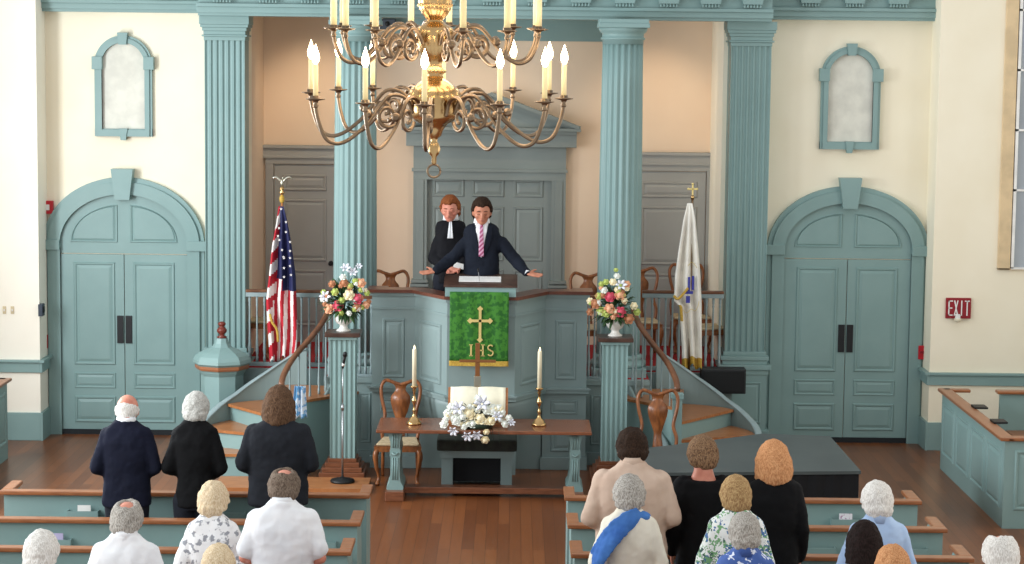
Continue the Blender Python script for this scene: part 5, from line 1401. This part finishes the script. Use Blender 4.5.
# blue shawl
t, k, T, S = ps
bm = B(); N = 16; rings = []
for i in range(N + 1):
    q = i / N; # from right front neck, across the back to the left elbow
    pth = smoothpath([(.11, .08, 1.45), (.1, -.02, 1.485), (.02, -.085, 1.47), (-.1, -.13, 1.38), (-.2, -.12, 1.24), (-.25, -.06, 1.08), (-.26, .05, .94)], 3)
for i, p in enumerate(pth):
    q = i / (len(pth) - 1); d = (pth[min(i + 1, len(pth) - 1)] - pth[max(i - 1, 0)]).normalized(); o_ = Vector((p.x, p.y, 0)).normalized() if i > 4 else Vector((.2, -.6, .8)).normalized()
    s_ = d.cross(o_).normalized(); wd = .045 + .065 * q; ring = []
    for j in range(14):
        a = 2 * PI * j / 14; ring.append(p + s_ * wd * math.cos(a) + o_ * (.024 * math.sin(a) + .008 * math.cos(a * 3)))
    rings.append(ring)
loft(bm, rings); S(bm); o = lpart('shawl', bm, cloth_m('blue_shawl', (76, 124, 190), (58, 100, 168)), t, 'blue shawl'); voxel(o, .01, 3, .02, .05)

# preacher
zf = 1.15; Yp = 23.0; kx = 1
cst = [[P(505, 240, Yp), P(516, 261, Yp - .06), P(527, 273, Yp - .22), P(541, 276, Yp - .26)], [P(463, 240, Yp), P(449, 261, Yp - .06), P(435.5, 271, Yp - .22), P(417, 274, Yp - .26)]]
cst = [[P(505, 240, Yp), P(516, 261, Yp - .06), P(527, 273, Yp - .22), P(541, 276, Yp - .26)], [P(463, 240, Yp), P(449, 261, Yp - .06), P(435.5, 271, Yp - .22), P(417, 274, Yp - .26)]]
nv = cloth_m('navy_suit_fine', (26, 31, 42), (22, 26, 36))
def front(t, k, T, S, tie=True, coll=True, m_lap=None):
    def yf(x_, z, off): 
        rx, ry = .19, .125 + (-.02 if z > 1.4 else 0) - max(0, z - 1.42) * .6; return ry * math.sqrt(max(.05, 1 - (x_ / rx) ** 2)) * 1.0 - .008 + off
    def patch(nm, fa, fb, z0_, z1_, off, m, lab=None, nz=12, nx=6, th=.006):
        bm = B(); g = []
        for j in range(nz + 1):
            z = z0_ + (z1_ - z0_) * j / nz; a, b = fa(z), fb(z); g.append([bm.verts.new((a + (b - a) * i / nx, yf(a + (b - a) * i / nx, z, off), z)) for i in range(nx + 1)])
        for j in range(nz):
            for i in range(nx): bm.faces.new((g[j][i], g[j][i + 1], g[j + 1][i + 1], g[j + 1][i])).smooth = True
        S(bm); o = lpart(nm, bm, m, t, lab); solid(o, th, 0); return o
    return patch
tP = person(482, 198, Yp, 'man in navy suit with pink striped tie, arms outstretched at the pulpit desk', nv, dk, 'short', hB, SK3, bw=.98, bow=12, rz=PI, z0=zf, custom=cst, neck='suit', fine=True, turn=2)
t, k, T, S = tP; patch = front(t, k, T, S)
V = lambda z: .006 + .058 * max(0, (z - 1.14) / .32)
patch('shirt', lambda z: -V(z), lambda z: V(z), 1.14, 1.485, .012, ws, 'white shirt front')
tm = bpy.data.materials.new('striped_tie'); tm.use_nodes = True; n = tm.node_tree.nodes; l = tm.node_tree.links
wv = n.new('ShaderNodeTexWave'); wv.inputs['Scale'].default_value = 9; tc = n.new('ShaderNodeTexCoord'); mp = n.new('ShaderNodeMapping'); mp.inputs['Rotation'].default_value = (0, .8, 0); l.new(tc.outputs['Object'], mp.inputs['Vector']); l.new(mp.outputs['Vector'], wv.inputs['Vector'])
cr = n.new('ShaderNodeValToRGB'); cr.color_ramp.elements[0].color = (*lin((150, 66, 104)), 1); cr.color_ramp.elements[1].color = (*lin((204, 152, 178)), 1); cr.color_ramp.elements[0].position = .4; cr.color_ramp.elements[1].position = .6
l.new(wv.outputs['Color'], cr.inputs['Fac']); l.new(cr.outputs['Color'], n['Principled BSDF'].inputs['Base Color'])
patch('tie', lambda z: -(.013 + .012 * min(1, (1.47 - z) / .2)), lambda z: .013 + .012 * min(1, (1.47 - z) / .2), 1.15, 1.47, .026, tm, 'pink striped tie')
for s in (-1, 1):
    f1 = lambda z, s=s: s * V(z); f2 = lambda z, s=s: s * (V(z) + .012 + .05 * max(0, math.sin((z - 1.14) / .32 * 2.6)))
    patch('lapel', f1, f2, 1.14, 1.46, .017, nv)
    a = cst[0 if s < 0 else 1]
for a in cst:
    bm = B(); d = (a[3] - a[2]).normalized(); p = a[1].lerp(a[2], .97); q = a[2] + (a[2] - a[1]).normalized() * .012
    tube(bm, [p, q], [.038, .037], 14); R4 = Matrix.Rotation(-PI, 3, 'Z'); 
    bmesh.ops.translate(bm, verts=bm.verts, vec=-t.location); bmesh.ops.rotate(bm, verts=bm.verts, matrix=R4, cent=(0, 0, 0)); lpart('shirt_cuff', bm, ws, t, 'white shirt cuff')
def face_details(t, T, S, hm):
    TT = lambda v: T(v * 1.1)
    for s in (-1, 1):
        bm = B(); tube(bm, [TT(Vector((s * .014, .1, .022))), TT(Vector((s * .032, .098, .028))), TT(Vector((s * .048, .084, .022)))], [.003, .004, .003], 6); S(bm); lpart('eyebrow', bm, hm, t)
        bm = B(); tube(bm, [TT(Vector((s * .02, .0935, -.004))), TT(Vector((s * .031, .094, -.008))), TT(Vector((s * .043, .087, -.004)))], .002, 6); S(bm); lpart('closed_eye', bm, hm, t)
    bm = B(); tube(bm, [TT(Vector((-.022, .095, -.063))), TT(Vector((0, .1015, -.061))), TT(Vector((.022, .095, -.063)))], [.002, .0035, .002], 6); S(bm); lpart('mouth', bm, mat('lip', (150, 84, 76), .5), t)
face_details(t, T, S, hB)
# second clergyman
Y2 = 23.55
cst2 = [[P(466, 238, Y2), P(470, 258, Y2 + .02), P(459, 269, Y2 - .22), P(454, 271, Y2 - .26)], [P(436, 238, Y2), P(433, 258, Y2 + .02), P(447, 268, Y2 - .2), P(455, 269, Y2 - .25)]]
bk = cloth_m('black_suit', (26, 26, 30), (20, 20, 24))
t, k, T, S = person(451, 196, Y2, 'person with auburn hair in black with white neck bands, hands clasped, behind pulpit speaker', bk, dk, 'short', hAu, SK2, bw=.86, bow=10, rz=PI, z0=zf, custom=cst2, neck='plain', fine=True, turn=-8)
patch = front(t, k, T, S)
for s in (-1, 1): patch('neck_band', lambda z, s=s: s * .002, lambda z, s=s: s * (.012 + (1.48 - z) * .1), 1.3, 1.475, .03, ws, 'white neck band')
bm = B(); loft(bm, [ering(z, a, b, 0, 24, 2) for z, a, b in ((1.48, .085, .082), (1.53, .076, .078), (1.545, .072, .075), (1.53, .066, .068))]); S(bm); lpart('collar', bm, ws, t, 'white collar')
face_details(t, T, S, hAu)
c = P(460, 266, Y2 - .27); bm = B(); box(bm, c.x - .07, c.x + .07, c.y - .004, c.y + .004, c.z - .03, c.z + .03, .002); bmesh.ops.translate(bm, verts=bm.verts, vec=-c)
bmesh.ops.rotate(bm, verts=bm.verts, matrix=Matrix.Rotation(.25, 3, 'Y'), cent=(0, 0, 0)); o = link('folded_paper', bm, whitep); o.location = c; tag(o, 'small folded white paper held by the person with neck bands', 'paper')
# ================================================================== LIGHT
def area(name, loc, rot, sx, sy, power, col=(1, 1, 1)):
    l = bpy.data.lights.new(name, 'AREA'); l.shape = 'RECTANGLE'; l.size = sx; l.size_y = sy; l.energy = power; l.color = col
    o = bpy.data.objects.new(name, l); C.objects.link(o); o.location = loc; o.rotation_euler = rot; return o
def aim(o, tgt): o.rotation_euler = (Vector(tgt) - o.location).to_track_quat('-Z', 'Y').to_euler()
for y, e in ((11.4, 230), (15.8, 330), (20.2, 560)):
    area('daylight_left_window', (-7.0, y, 3.5), (0, -PI / 2, 0), 3.6, 2.2, e, (.9, .96, 1))
    area('daylight_right_window', (7.0, y, 3.5), (0, PI / 2, 0), 3.6, 2.2, 50, (1, .97, .9))
# chandelier glow
l = bpy.data.lights.new('chandelier_glow', 'POINT'); l.energy = 50; l.color = (1, .82, .6); l.shadow_soft_size = .5
o = bpy.data.objects.new('chandelier_glow', l); C.objects.link(o); o.location = (ccx, CY, z0c + .25)
# unseen warm spots added to brighten the chancel recess wall, high behind the entablature
for x, e in ((-2.45, 165), (XC - .1, 75), (1.75, 125)):
    l = bpy.data.lights.new('recess_fill_spot', 'SPOT'); l.energy = e; l.color = (1, .78, .55); l.spot_size = math.radians(66); l.spot_blend = 1; l.shadow_soft_size = .12
    o = bpy.data.objects.new('recess_fill_spot', l); C.objects.link(o); o.location = (x, 24.98, 5.3); aim(o, (x, 26.7, 3.18))
w = bpy.data.worlds.new('sky'); bpy.context.scene.world = w; w.use_nodes = True
w.node_tree.nodes['Background'].inputs[0].default_value = (.93, .97, 1, 1); w.node_tree.nodes['Background'].inputs[1].default_value = .84
